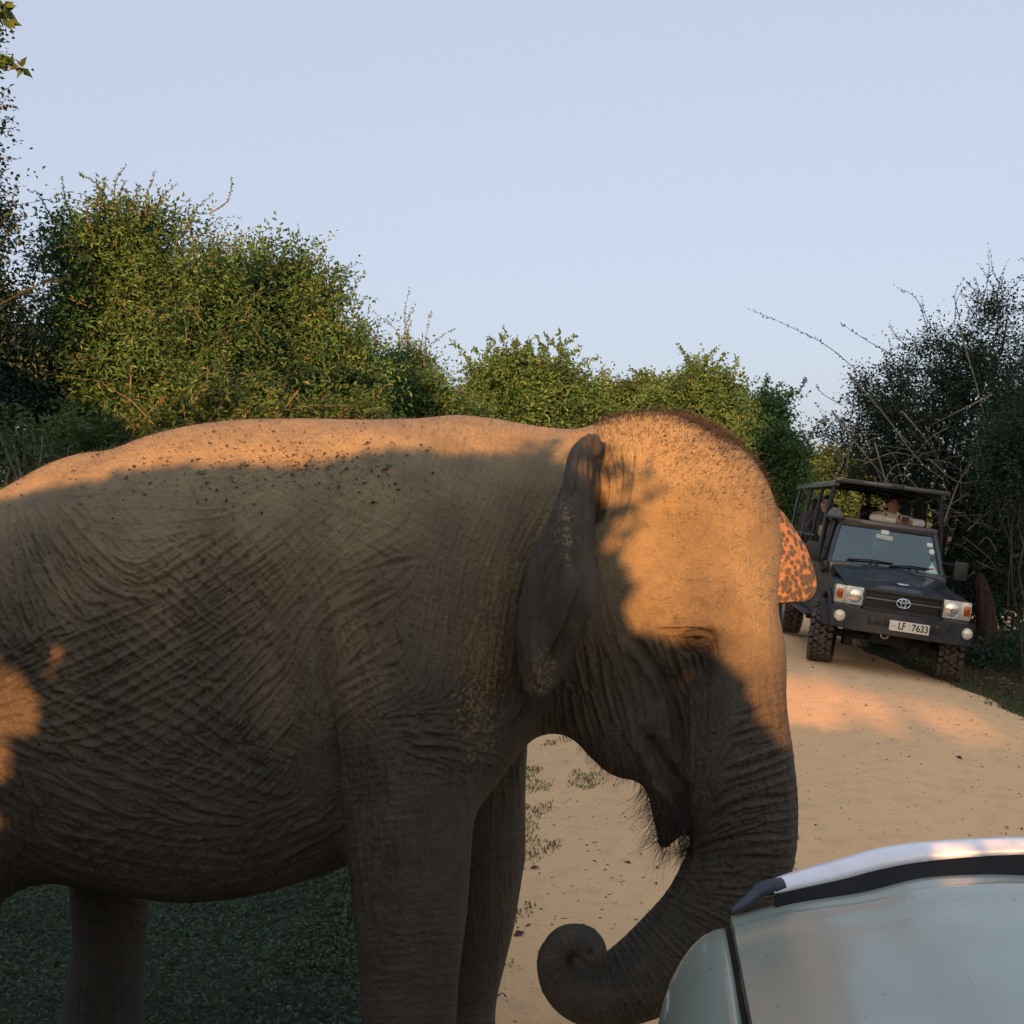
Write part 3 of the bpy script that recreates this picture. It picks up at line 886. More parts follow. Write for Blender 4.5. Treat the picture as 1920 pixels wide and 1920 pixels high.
EAR_FOLDS = [([(1100, 830), (1084, 890), (1078, 960), (1082, 1030), (1092, 1090)], 6, 17.1), ([(1050, 985), (1020, 1040), (1004, 1110), (1000, 1180)], 8, 20.9), ([(1046, 1010), (1030, 1060), (1016, 1130)], 5, 13.3), ([(1070, 1000), (1062, 1070), (1052, 1140), (1034, 1210)], 9, -17.1),
             ([(1098, 1080), (1078, 1140), (1050, 1190), (1030, 1240)], 6, 15.2), ([(1062, 900), (1050, 960), (1042, 1000)], 5, 11.4), ([(1000, 1200), (1006, 1250), (1012, 1290)], 7, -11.4), ([(985, 1230), (1000, 1285), (1020, 1300)], 5, -13.3), ([(1120, 850), (1112, 900), (1106, 960)], 4, 11.4)]


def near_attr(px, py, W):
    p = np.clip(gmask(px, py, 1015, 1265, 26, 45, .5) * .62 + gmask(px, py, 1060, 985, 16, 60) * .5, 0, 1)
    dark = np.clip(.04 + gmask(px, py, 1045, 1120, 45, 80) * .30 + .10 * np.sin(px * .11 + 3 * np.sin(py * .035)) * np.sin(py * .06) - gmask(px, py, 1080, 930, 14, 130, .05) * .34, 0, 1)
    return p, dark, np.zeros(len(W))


def far_attr(px, py, W):
    ww = W + EINV
    px, py = project(ww)
    rim = np.clip(gmask(px, py, 1522, 1100, 26, 60), 0, 1)
    top = np.clip((px - 1462) * .75 - (py - 958) * .60, -40, 60)
    p = np.clip(1.0 - .42 * rim, 0, 1) * np.clip(1 - (top + 4) / 14.0, 0, 1)
    return p, np.zeros(len(W)), np.zeros(len(W))


EAR_SKIN = skin_material('ear_skin', 46.0, .36, (0.36, 0.195, 0.10), 1.0, .26)
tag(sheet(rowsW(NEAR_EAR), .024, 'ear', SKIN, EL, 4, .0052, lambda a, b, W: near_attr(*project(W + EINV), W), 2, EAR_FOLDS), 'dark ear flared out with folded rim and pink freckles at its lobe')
tag(sheet(rowsW(FAR_EAR), .018, 'ear', EAR_SKIN, EL, 3, .0015, far_attr, 3), 'orange-pink ear with dark spots beyond the forehead')

# eye
i_eye = front_vertex(EW, EN, EP, 1311, 1197)
t_ = NT('elephant_eye')
t_.done((0.012, 0.007, 0.005), 0.06, Specular_IOR_Level=0.6)
bm = bmesh.new()
bmesh.ops.create_uvsphere(bm, u_segments=24, v_segments=14, radius=.021)
eye = obj_bm('eye', bm, MATS['elephant_eye'], EL, smooth=True)
eye.location = Vector(EW[i_eye] - EN[i_eye] * .0105 - EINV)
# heavy upper lid and lower lid as two soft rolls of skin
for nm, pts, rr in (('upper_eyelid', [(1282, 1194), (1291, 1188), (1304, 1186), (1318, 1187), (1330, 1192), (1337, 1203)], .0110), ('lower_eyelid', [(1288, 1200), (1298, 1208), (1312, 1211), (1324, 1208), (1333, 1202)], .0065)):
    P = []
    for (a, b) in pts:
        i = front_vertex(EW, EN, EP, a, b)
        P.append(np.array(px2w(a, b, EW[i_eye][1] + (EW[i][1] - EW[i_eye][1]) * .6 - .004)) - EINV)
    P = np.array(P)
    tt = np.linspace(0, len(P) - 1, 22)
    P = np.stack([interp_s(tt, np.arange(len(P)), P[:, k]) for k in range(3)], 1)
    V, Q = tubes_np([P], [rr * np.clip(np.minimum(tt, tt[-1] - tt) * 1.2 + .25, 0, 1)], 8)
    n_ = len(V)
    mesh_np(nm, V, Q, SKIN, EL, True, {'pink': ('FLOAT', np.zeros(n_)), 'tint_and_shade': ('FLOAT', np.full(n_, .5 if nm[0] == 'u' else .9)), 'dust_and_light': ('FLOAT', np.zeros(n_))})

# hair: thin bristles
hair_m = simple_mat('bristle', (0.022, 0.014, 0.010), .6)


def bristles(name, idx, length, jitter, lift, width, flow, rg):
    base = EW[idx] - EINV - EN[idx] * .002
    n = len(idx)
    D = EN[idx] * lift + flow + rg.normal(size=(n, 3)) * jitter
    D /= np.linalg.norm(D, axis=1, keepdims=True)
    L = length * rg.uniform(.45, 1.15, n)
    side = np.cross(D, rg.normal(size=(n, 3)))
    side /= np.linalg.norm(side, axis=1, keepdims=True)
    bend = rg.normal(size=(n, 3)) * .22 + np.array([0, 0, -.12])
    mid = base + D * (L * .5)[:, None]
    tip = base + (D + bend) * L[:, None]
    w = width * rg.uniform(.7, 1.2, n)[:, None]
    V = np.concatenate([base - side * w, base + side * w, mid + side * w * .7, mid - side * w * .7, tip])
    k = np.arange(n)
    Fq = np.stack([k, k + n, k + 2 * n, k + 3 * n], 1)
    Ft = np.stack([k + 3 * n, k + 2 * n, k + 4 * n], 1)
    o = mesh_np(name, V, [Fq, Ft], hair_m, EL, False)
    o['kind'] = 'stuff'
    return o


rg = np.random.default_rng(11)
pxe, pye = EP
facing = ((EW - np.array([0, 0, EYE])) * EN).sum(1) < 0.35
head = (pxe > 1115) & (pxe < 1475) & (pye < 1160) & (EW[:, 1] < 3.75)
wgt = head * (np.clip((1000 - pye) / 160, .12, 1) + 1.6 * (EN[:, 2] > .75)) * (1 - gmask(pxe, pye, 1180, 920, 50, 90))
idx = rg.choice(len(EW), 6500, p=wgt / wgt.sum())
bristles('crown_hair', idx, .034, .35, .75, .0006, np.array([.25, -.1, .25]), rg)
back = (pxe < 1120) & (EN[:, 2] > .80) & (EW[:, 2] > 1.85)
idx = rg.choice(np.nonzero(back)[0], 2600)
bristles('back_hair', idx, .024, .4, .7, .0005, np.array([-.35, 0, .1]), rg)
chin = (pxe > 1195) & (pxe < 1300) & (pye > 1470) & (pye < 1600) & (EW[:, 1] < 3.35) & (EN[:, 0] < .5)
idx = rg.choice(np.nonzero(chin)[0], 800)
bristles('chin_hair', idx, .110, .30, .55, .0007, np.array([-.15, 0, -.55]), rg)
jaw = (pxe > 1060) & (pxe < 1235) & (pye > 1395) & (pye < 1530) & (EN[:, 2] < -.35) & (EW[:, 1] < 3.4)
idx = rg.choice(np.nonzero(jaw)[0], 330)
bristles('jaw_hair', idx, .05, .3, .4, .0005, np.array([-.1, 0, -.7]), rg)

# tail
P = np.array([np.array(px2w(*p)) for p in [(-345, 1250, 3.45), (-385, 1330, 3.45), (-400, 1480, 3.45), (-395, 1640, 3.45), (-390, 1760, 3.44)]])
tt = np.linspace(0, 4, 24)
P = np.stack([interp_s(tt, np.arange(5), P[:, k]) for k in range(3)], 1) - EINV
V, Q = tubes_np([P], [np.linspace(.055, .02, 24)], 10)
z_ = np.zeros(len(V))
mesh_np('tail', V, Q, SKIN, EL, True, {'pink': ('FLOAT', z_), 'tint_and_shade': ('FLOAT', z_), 'dust_and_light': ('FLOAT', z_)})

# litter lying on the back and brow
litter_m = NT('litter')
oi = litter_m.attr('tint')
litter_m.done(litter_m.mix(oi, (0.022, 0.013, 0.009), (0.10, 0.050, 0.028)), .8)
leaf_live = simple_mat('fallen_leaf', (0.055, 0.10, 0.022), .5)


def litter(n, cen, sig, rg, size=(.002, .006)):
    V, Fq, tint = [], [], []
    cand = np.nonzero(facing & (EN[:, 2] > .12) & (EW[:, 1] < 3.5))[0]
    p = sum(gmask(pxe[cand], pye[cand], c[0], c[1], s[0], s[1]) * w for c, s, w in zip(cen, sig, (1, .5, .35, .16, .2)))
    for i in rg.choice(cand, n, p=p / p.sum()):
        c = EW[i] + EN[i] * .004
        a = rg.normal(size=3); a -= EN[i] * (a @ EN[i]); a /= np.linalg.norm(a)
        b = np.cross(EN[i], a)
        l = rg.uniform(*size) * (1 if rg.random() < .85 else 1.8); w = l * rg.uniform(.15, .6)
        k = len(V)
        lift = EN[i] * rg.uniform(.0, .008)
        V += [c - a * l, c + b * w + lift, c + a * l, c - b * w + lift * .3]
        Fq.append((k, k + 1, k + 2, k + 3))
        tint += [rg.random()] * 4
    return np.array(V), np.array(Fq), np.array(tint)


V, Q, T = litter(800, [(560, 870), (690, 900), (400, 890), (250, 930), (1290, 850)], [(110, 45), (120, 60), (160, 60), (200, 60), (90, 40)], rg)
tag(mesh_np('leaf_litter', V, Q, litter_m.m, None, False, {'tint': ('FLOAT', T)}), 'dark crumbs of bark and dead leaf strewn over the elephant\'s back', 'litter', kind='stuff')
for (a, b, s, lab) in ((378, 882, .014, 'small green leaf fallen on the orange sunlit back beside a twig'), (458, 868, .010, 'small dark green leaf lying on the sunlit spine'), (728, 868, .010, 'round bright green leaf lying on the elephant\'s shoulder'), (322, 1008, .009, 'yellow-green leaf stuck to the wrinkled flank in shade')):
    i = front_vertex(EW, EN, EP, a, b)
    n = Vector(EN[i]); u = n.cross(Vector((.3, .2, .9))).normalized(); v = n.cross(u)
    bm = bmesh.new()
    ring = [bm.verts.new(Vector(EW[i]) + n * (.004 + .004 * abs(math.cos(k * math.pi / 5))) + u * math.cos(k * math.pi / 5) * s + v * math.sin(k * math.pi / 5) * s * .5) for k in range(10)]
    bm.faces.new(ring)
    lf = bmesh.ops.extrude_face_region(bm, geom=bm.faces[:])
    for v_ in [g for g in lf['geom'] if isinstance(g, bmesh.types.BMVert)]: v_.co -= n * .0025
    tag(obj_bm('fallen_leaf', bm, leaf_live), lab, 'leaf', 'green leaves fallen on the elephant')
# ------------------------------------------------------------------ the dark blue safari jeep
def paint_mat(name, col, metal=.0, rough=.3, dirt=(0.20, 0.145, 0.09), amt=.35, coat=.6):
    t = NT(name)
    o = t.obj()
    n = t.noise(o, 5.0, 6, .65)
    d = t.math('MULTIPLY', t.ramp(n, .42, .72), amt)
    c = t.mix(d, col, dirt)
    c = t.mix(t.math('MULTIPLY', t.ramp(t.noise(o, 90, 3), .62, .75), amt * .8), c, dirt)
    return t.done(c, t.ramp(d, 0, amt, rough, min(.9, rough + .35)), t.bump(t.noise(o, 2.5, 3), .006, .35), Metallic=metal, Coat_Weight=coat, Coat_Roughness=.08)


NAVY = paint_mat('navy_paint', (0.0095, 0.0145, 0.025), rough=.36, amt=.20)
BLACKP = simple_mat('black_plastic', (0.010, 0.011, 0.012), .5, bump=.001)
CANOPY = paint_mat('canopy_paint', (0.012, 0.017, 0.022), rough=.45, amt=.12)
TYRE = simple_mat('tyre_rubber', (0.075, 0.062, 0.048), .88, vary=.3, scale=14, bump=.004)
TYRE_D = simple_mat('tyre_groove', (0.005, 0.005, 0.005), .95)
CHROME = simple_mat('chrome', (0.70, 0.71, 0.72), .16, 1.0, vary=.04)
STEEL = simple_mat('rim_steel', (0.20, 0.20, 0.20), .45, .8)
UNDER = simple_mat('underbody', (0.020, 0.018, 0.016), .85, vary=.3)
REFLECT = NT('lamp_reflector')
REFLECT.done((0.78, 0.76, 0.66), REFLECT.ramp(REFLECT.voro(REFLECT.obj(), 60), 0, 1, .12, .3), Metallic=.75)
REFLECT = REFLECT.m
BEZEL = simple_mat('lamp_bezel', (0.55, 0.54, 0.46), .3, .35)
AMBER = NT('amber_lens'); AMBER.done((0.36, 0.055, 0.012), .15, Coat_Weight=.5); AMBER = AMBER.m
SEATM = simple_mat('seat_cloth', (0.045, 0.040, 0.038), .85, vary=.3)
TANM = simple_mat('tan_canvas', (0.30, 0.25, 0.16), .9)
WHITEM = simple_mat('white_plate', (0.72, 0.69, 0.62), .5, vary=.05)
INKM = simple_mat('plate_ink', (0.012, 0.012, 0.012), .5)
STICK_W = simple_mat('sticker_white', (0.62, 0.68, 0.64), .5, vary=.1, scale=60)
STICK_T = simple_mat('sticker_teal', (0.22, 0.52, 0.46), .5)
STICK_R = simple_mat('sticker_red', (0.40, 0.10, 0.10), .5)
STICK_D = simple_mat('sticker_dark', (0.05, 0.05, 0.07), .5)


def glass_mat(name, tint, refl):
    t = NT(name)
    tr = t.node('BsdfTransparent', {'Color': (*tint, 1)})
    gl = t.node('BsdfGlossy', {'Color': (.75, .88, .92, 1), 'Roughness': .04})
    df = t.node('BsdfDiffuse', {'Color': (.40, .42, .38, 1)})
    lw = t.node('LayerWeight', {'Blend': .35})
    fac = t.math('MULTIPLY_ADD', lw.outputs['Fresnel'], .8, refl, clamp=True)
    m1 = t.node('MixShader', {0: fac})
    t.t.links.new(tr.outputs[0], m1.inputs[1]); t.t.links.new(gl.outputs[0], m1.inputs[2])
    m2 = t.node('MixShader', {0: t.math('MULTIPLY', t.ramp(t.noise(t.obj(), 4, 5), .3, .8), .06)})      # film of dust
    t.t.links.new(m1.outputs[0], m2.inputs[1]); t.t.links.new(df.outputs[0], m2.inputs[2])
    t.t.links.new(m2.outputs[0], t.n['Material Output'].inputs[0])
    return t.m


GLASS = glass_mat('windscreen_glass', (.42, .55, .55), .09)
LENS = glass_mat('lamp_lens', (.92, .92, .88), .08)


def part_box(name, mat, parent, boxes, bevel=.01, **kw):
    bm = bmesh.new()
    for c, s, *r in boxes: bm_box(bm, c, s, r[0] if r else None)
    return obj_bm(name, bm, mat, parent, bevel=bevel, **kw)


def part_tubes(name, mat, parent, paths, r, seg=8):
    bm = bmesh.new()
    for p in paths: bm_tube(bm, p, r, seg)
    return obj_bm(name, bm, mat, parent, smooth=True)


def rx(a): return Matrix.Rotation(math.radians(a), 3, 'X')
def ry_(a): return Matrix.Rotation(math.radians(a), 3, 'Y')
def rz(a): return Matrix.Rotation(math.radians(a), 3, 'Z')


def text_part(name, body, size, mat, parent, loc, rot, depth=.002, sx=1.0):
    cu = bpy.data.curves.new(name, 'FONT')
    cu.body = body
    cu.size = size
    cu.extrude = depth
    cu.offset = size * .018
    cu.align_x = 'CENTER'
    cu.align_y = 'CENTER'
    tmp = bpy.data.objects.new(name, cu)
    COL.objects.link(tmp)
    dg = bpy.context.evaluated_depsgraph_get()
    me = bpy.data.meshes.new_from_object(tmp.evaluated_get(dg))
    bpy.data.objects.remove(tmp)
    bpy.data.curves.remove(cu)
    me.materials.clear()
    me.materials.append(mat)
    o = bpy.data.objects.new(name, me)
    COL.objects.link(o)
    o.parent = parent
    o.location = loc
    o.rotation_euler = rot
    o.scale = (sx, 1, 1)
    return o


def make_wheel(parent, loc, steer=0.0, R=.395, W=.285, nm='wheel'):
    """tyre with chunky tread blocks on a steel rim; axle along local x"""
    w = empty(nm, loc, (0, 0, math.radians(steer)))
    w.parent = parent
    bm = bmesh.new()
    prof = [(R * .60, W * .40), (R * .72, W * .49), (R * .86, W * .50), (R * .93, W * .47), (R * .955, W * .38), (R * .955, 0), (R * .955, -W * .38), (R * .93, -W * .47), (R * .86, -W * .50), (R * .72, -W * .49), (R * .60, -W * .40)]
    n = 48
    rings = [[bm.verts.new((x, r * math.sin(2 * math.pi * k / n), r * math.cos(2 * math.pi * k / n))) for r, x in prof] for k in range(n)]
    for k in range(n):
        for j in range(len(prof) - 1):
            bm.faces.new((rings[k][j], rings[k][j + 1], rings[(k + 1) % n][j + 1], rings[(k + 1) % n][j]))
    ty = obj_bm('tyre', bm, TYRE_D, w, smooth=True, auto=50)
    bm = bmesh.new()
    nb = 30
    for k in range(nb):
        for j, (xx, ww, off) in enumerate(((-.40, .20, 0), (-.17, .20, .5), (.06, .2, .0), (.19, .14, .5), (.41, .20, .25))):
            a = 2 * math.pi * (k + off + .12 * math.sin(k * 2.1 + j)) / nb
            c = Vector((xx * W, R * .965 * math.sin(a), R * .965 * math.cos(a)))
            rot = Matrix.Rotation(-a, 3, 'X') @ Matrix.Rotation(math.radians(18 * (-1)**j), 3, 'Z')
            bm_box(bm, c, (ww * W, 2 * math.pi * R / nb * .66, R * .07), rot)
            if abs(xx) > .3:
                c2 = Vector((math.copysign(W * .492, xx), R * .885 * math.sin(a), R * .885 * math.cos(a)))
                bm_box(bm, c2, (.018, 2 * math.pi * R / nb * .5, R * .11), Matrix.Rotation(-a, 3, 'X'))
    tr = obj_bm('tread_blocks', bm, TYRE, ty)
    tr['kind'] = 'stuff'
    bm = bmesh.new()
    for s in (-1, 1):
        prof = [(R * .61, W * .38), (R * .57, W * .40), (R * .55, W * .25), (R * .30, W * .16), (R * .16, W * .30), (0.001, W * .30)]
        n = 28
        rings = [[bm.verts.new((s * x, r * math.sin(2 * math.pi * k / n), r * math.cos(2 * math.pi * k / n))) for r, x in prof] for k in range(n)]
        for k in range(n):
            for j in range(len(prof) - 1):
                bm.faces.new((rings[k][j], rings[k][j + 1], rings[(k + 1) % n][j + 1], rings[(k + 1) % n][j]))
    obj_bm('rim', bm, STEEL, w, smooth=True)
    return w


JY = math.radians(-7.8)
JO = np.array([4.55, 12.62])
lx = np.array([math.cos(JY), math.sin(JY)])
cl = JO - lx * .76; cr = JO + lx * .76
zl, zr = float(ground_z(*cl)), float(ground_z(*cr))
JROLL = math.atan2(zl - zr, 1.52)
JEEP = empty('safari_jeep', (JO[0], JO[1], (zl + zr) / 2 - .006))
JEEP.rotation_euler = (Matrix.Rotation(JY, 3, 'Z') @ Matrix.Rotation(JROLL, 3, 'Y')).to_euler()
JEEP.scale = (.95, 1, 1)
tag(JEEP, 'dark blue open-sided safari jeep with black canopy tilted at the edge of the track', 'jeep')
J = JEEP
# wheels: local x to the image right, front towards -y
for (x, y, st) in ((-.80, 0, -15), (.80, 0, -15), (-.80, 2.95, 0), (.80, 2.95, 0)):
    make_wheel(J, (x, y, .393), st)
# fenders with wheel arches
for s in (-1, 1):
    arch = [(.46 * math.cos(a), .40 + .47 * math.sin(a)) for a in np.linspace(math.radians(2), math.radians(165), 14)]
    pts = [(-.50, .60), (-.52, .80), (-.50, 1.00), (-.10, 1.055), (.62, 1.09), (.62, .42)] + arch
    bm = bmesh.new()
    bm_prism(bm, pts, 'x', s * .50, s * .80)
    obj_bm('fender', bm, NAVY, J, bevel=.03, seg=3)
    # black flare round the arch
    bm = bmesh.new()
    P = [(s * .815, .485 * math.cos(a), .40 + .49 * math.sin(a)) for a in np.linspace(0, math.radians(165), 18)]
    bm_tube(bm, P, .030, 6)
    obj_bm('wheel_flare', bm, BLACKP, J, smooth=True)
# bonnet: crowned panel
U, Wd = np.meshgrid(np.linspace(0, 1, 13), np.linspace(-1, 1, 17), indexing='ij')
yb = -.505 + U * 1.115
hw = .66 + .06 * U
zz = 1.035 + .20 * U**.85 - .035 * np.abs(Wd)**3.0 - .012 * np.clip(1 - U * 9, 0, 1)**2 + .022 * (np.abs(Wd) < .5) * np.clip(U * 8, 0, 1)
Vt, Qt = grid_mesh(hw * Wd, yb, zz)
Vb = Vt - np.array([0, 0, .022])
n_ = len(Vt)
r_, c_ = U.shape
ring = [j for j in range(c_)] + [i * c_ + c_ - 1 for i in range(1, r_)] + [(r_ - 1) * c_ + j for j in range(c_ - 2, -1, -1)] + [i * c_ for i in range(r_ - 2, 0, -1)]
Qs = [(a, b, b + n_, a + n_) for a, b in zip(ring, ring[1:] + ring[:1])]
bn = mesh_np('bonnet', np.concatenate([Vt, Vb]), np.concatenate([Qt, Qt[:, ::-1] + n_, np.array(Qs)]), NAVY, J, True)
bn.data.set_sharp_from_angle(angle=math.radians(35))
em = part_tubes('bonnet_badge', CHROME, bn, [[(.07 * math.cos(a), -.40 + .03 * math.sin(a), 1.105 + .004 * math.sin(a)) for a in np.linspace(0, 2 * math.pi, 20)]], .005, 6)
# front panel, grille, emblem
part_box('front_panel', BLACKP, J, [((0, -.42, .86), (1.50, .16, .30))], .01)
gr = part_box('grille', BLACKP, J, [((0, -.515, .995), (.93, .06, .035)), ((0, -.515, .775), (.93, .06, .035)), ((-.465, -.515, .885), (.03, .06, .22)), ((.465, -.515, .885), (.03, .06, .22))], .008)
for k in range(6):
    part_box('grille_bar', BLACKP if k != 3 else simple_mat('grille_trim', (.10, .11, .13), .3, .6), gr, [((0, -.525 if k == 3 else -.512, .80 + k * .033), (.90, .03, .022 if k == 3 else .012))], .004)
em = part_tubes('emblem', CHROME, gr, [[(.082 * math.cos(a), -.553, .888 + .056 * math.sin(a)) for a in np.linspace(0, 2 * math.pi, 28)], [(.030 * math.cos(a), -.556, .888 + .050 * math.sin(a)) for a in np.linspace(0, 2 * math.pi, 20)], [(.062 * math.cos(a), -.556, .915 + .024 * math.sin(a)) for a in np.linspace(0, 2 * math.pi, 20)]], .0075, 6)
# headlights: square bezel, round lens, amber corner
for s in (-1, 1):
    h = part_box('headlight', BEZEL, J, [((s * .585, -.485, .90), (.215, .10, .215))], .012)
    bm = bmesh.new()
    bmesh.ops.create_uvsphere(bm, u_segments=28, v_segments=14, radius=.092, matrix=Matrix.Translation((s * .575, -.525, .90)) @ Matrix.Diagonal((1, .30, 1, 1)))
    obj_bm('lens', bm, REFLECT, h, smooth=True)
    bm = bmesh.new()
    bm_cyl(bm, (s * .575, -.548, .90), (s * .575, -.560, .90), .014, seg=12)
    obj_bm('bulb', bm, CHROME, h, smooth=True)
    part_tubes('lens_ring', CHROME, h, [[(s * .575 + .097 * math.cos(a), -.532, .90 + .097 * math.sin(a)) for a in np.linspace(0, 2 * math.pi, 26)]], .006, 6)
    i_ = part_box('indicator_housing', BEZEL, J, [((s * .752, -.458, .90), (.125, .13, .215))], .016)
    part_box('indicator_lens', AMBER, i_, [((s * .762, -.520, .905), (.075, .030, .115))], .012)
# bumper with intake, plate, fog lamps, hook
bm = bmesh.new()
out = [(-.93, -.20), (-.93, -.36), (-.84, -.60), (-.62, -.70), (.62, -.70), (.84, -.60), (.93, -.36), (.93, -.20), (.80, -.20), (.74, -.48), (-.74, -.48), (-.80, -.20)]
bm_prism(bm, out, 'z', .515, .765)
bp = obj_bm('bumper', bm, NAVY, J, bevel=.025, seg=3)
part_box('intake', BLACKP, bp, [((0, -.698, .655), (.86, .03, .10))], .01)
for s in (-1, 1):
    for k in range(2):
        part_box('intake_fin', NAVY, bp, [((s * (.26 + .12 * k), -.708, .655), (.02, .03, .09))], .004)
part_box('intake_bar', BLACKP, bp, [((0, -.71, .655), (.84, .012, .018))], .003)
part_box('lower_lip', BLACKP, bp, [((0, -.66, .53), (1.36, .06, .05))], .012)
pl = part_box('number_plate', WHITEM, bp, [((.06, -.735, .635), (.47, .012, .118))], .004)
for b in ((.06, -.725, .635),):
    part_box('plate_bracket', BLACKP, pl, [((b[0], -.718, b[2]), (.40, .03, .06))], .003)
R90 = (math.radians(90), 0, 0)
text_part('plate_letters', 'LF', .118, INKM, pl, (-.030, -.7425, .635), R90, sx=.78)
text_part('plate_numbers', '7633', .112, INKM, pl, (.185, -.7425, .635), R90, sx=.88)
pm_ = part_box('plate_mark', simple_mat('plate_mark_ink', (.20, .16, .15), .6), pl, [((.060, -.742, .665), (.018, .004, .010)), ((.048, -.742, .640), (.008, .004, .012)), ((.072, -.742, .640), (.008, .004, .012)), ((.060, -.742, .615), (.010, .004, .018)), ((-.115, -.742, .632), (.014, .004, .020)), ((-.145, -.742, .630), (.014, .004, .012)), ((-.160, -.742, .655), (.010, .004, .010))], .001)
pm_['kind'] = 'stuff'
for s in (-1, 1):
    bm = bmesh.new()
    bm_cyl(bm, (s * .745, -.57, .655), (s * .758, -.672, .655), .066, seg=24)
    fl = obj_bm('fog_lamp', bm, BEZEL, bp, bevel=.008)
    bm = bmesh.new()
    bmesh.ops.create_uvsphere(bm, u_segments=22, v_segments=10, radius=.056, matrix=Matrix.Translation((s * .758, -.668, .655)) @ Matrix.Diagonal((1, .35, 1, 1)))
    obj_bm('fog_lens', bm, simple_mat('fog_glass', (.74, .70, .58), .22, .2), fl, smooth=True)
part_tubes('tow_hook', CHROME, bp, [[(-.18 + .045 * math.cos(a), -.60, .50 + .04 * math.sin(a)) for a in np.linspace(math.radians(150), math.radians(390), 12)]], .011, 8)
# underbody
part_box('chassis', UNDER, J, [((-.36, 1.4, .56), (.09, 4.0, .14)), ((.36, 1.4, .56), (.09, 4.0, .14)), ((0, 1.2, .60), (1.1, 3.6, .06)), ((0, -.30, .56), (.9, .10, .10))], .01)
for y in (0, 2.95):
    bm = bmesh.new()
    bm_cyl(bm, (-.70, y, .393), (.70, y, .393), .048, seg=12)
    bmesh.ops.create_uvsphere(bm, u_segments=16, v_segments=10, radius=.15, matrix=Matrix.Translation((.18, y, .40)))
    for s in (-1, 1):
        bm_cyl(bm, (s * .50, y, .38), (s * .50, y, .72), .065, .055, seg=12)
        bm_box(bm, (s * .50, y - .02, .32), (.11, .16, .12))
    obj_bm('axle', bm, UNDER, J, smooth=True)
part_box('bash_plate', UNDER, J, [((-.05, -.05, .43), (.42, .40, .16)), ((-.28, .2, .40), (.10, .25, .10))], .02)
# scuttle, windscreen, pillars, doors, cab roof
part_box('scuttle', NAVY, J, [((0, .63, 1.13), (1.50, .16, .22))], .03)
part_box('firewall', BLACKP, J, [((0, .68, .82), (1.50, .06, .60))], .01)
zb, zt, ybm, ytp = 1.235, 1.745, .66, .86
def wsp(x, t): return (x, ybm + (ytp - ybm) * t, zb + (zt - zb) * t)
wf = part_box('windscreen_frame', NAVY, J, [((0, ytp, zt + .03), (1.32, .07, .10))], .02)
for s in (-1, 1): part_tubes('pillar', NAVY, wf, [[wsp(s * .745, 0), wsp(s * .635, 1)]], .036, 10)
part_box('frame_bottom', NAVY, wf, [((0, ybm - .005, zb - .01), (1.52, .06, .05))], .015)
bm = bmesh.new()
q = [bm.verts.new(wsp(*p)) for p in ((-.72, .01), (.72, .01), (.62, .99), (-.62, .99))]
bm.faces.new(q)
r = bmesh.ops.extrude_face_region(bm, geom=bm.faces[:])
for v in [g for g in r['geom'] if isinstance(g, bmesh.types.BMVert)]: v.co += Vector((0, .008, 0))
ws = obj_bm('windscreen', bm, GLASS, J)
nrm = Vector((0, -(zt - zb), (ytp - ybm))).normalized()
tilt = math.atan2(ytp - ybm, zt - zb)
def stick(name, mat, x, t, w, h, shape='box', par=ws):
    p = Vector(wsp(x, t)) + nrm * .006
    bm = bmesh.new()
    if shape == 'box': o2 = [(-w / 2, -h / 2), (w / 2, -h / 2), (w / 2, h / 2), (-w / 2, h / 2)]
    elif shape == 'tri': o2 = [(-w / 2, -h / 2), (w / 2, -h / 2), (0, h / 2)]
    else: o2 = [(w / 2 * math.cos(a), h / 2 * math.sin(a)) for a in np.linspace(0, 2 * math.pi, 20)[:-1]]
    bm_prism(bm, o2, 'y', -.002, .002)
    o = obj_bm(name, bm, mat, par)
    o.location = p
    o.rotation_euler = (-tilt, 0, 0)
    return o
stick('sticker', STICK_W, -.02, .90, .10, .062)
stick('sticker', STICK_W, .575, .73, .075, .055)
stick('sticker', STICK_W, .605, .565, .075, .075, 'disc')
stick('sticker', STICK_D, .630, .42, .068, .068, 'disc')
tr_ = stick('sticker', STICK_T, .615, .17, .175, .155, 'tri')
x_ = stick('sticker_inner', STICK_W, .615, .15, .110, .095, 'tri'); x_.location += nrm * .004
x_ = stick('sticker_print', STICK_R, .615, .13, .050, .026); x_.location += nrm * .008
m_ = part_box('mirror', simple_mat('mirror_back', (.45, .50, .46), .35), J, [((-.03, .80, 1.625), (.23, .03, .065), ry_(4))], .018)
for a, b in (((-.50, .08), (.10, .13)), ((.06, .06), (.58, .12))):
    p0 = Vector(wsp(a[0], a[1])) + nrm * .03; p1 = Vector(wsp(b[0], b[1])) + nrm * .02
    w_ = part_tubes('wiper', BLACKP, J, [[p0, (p0 + p1) / 2 + nrm * .015 + Vector((0, 0, .012)), p1]], .012, 6)
    part_tubes('wiper_arm', BLACKP, w_, [[Vector(wsp((a[0] + b[0]) / 2 + .16, -.04)) + nrm * .03, (p0 + p1) / 2 + nrm * .03]], .010, 6)
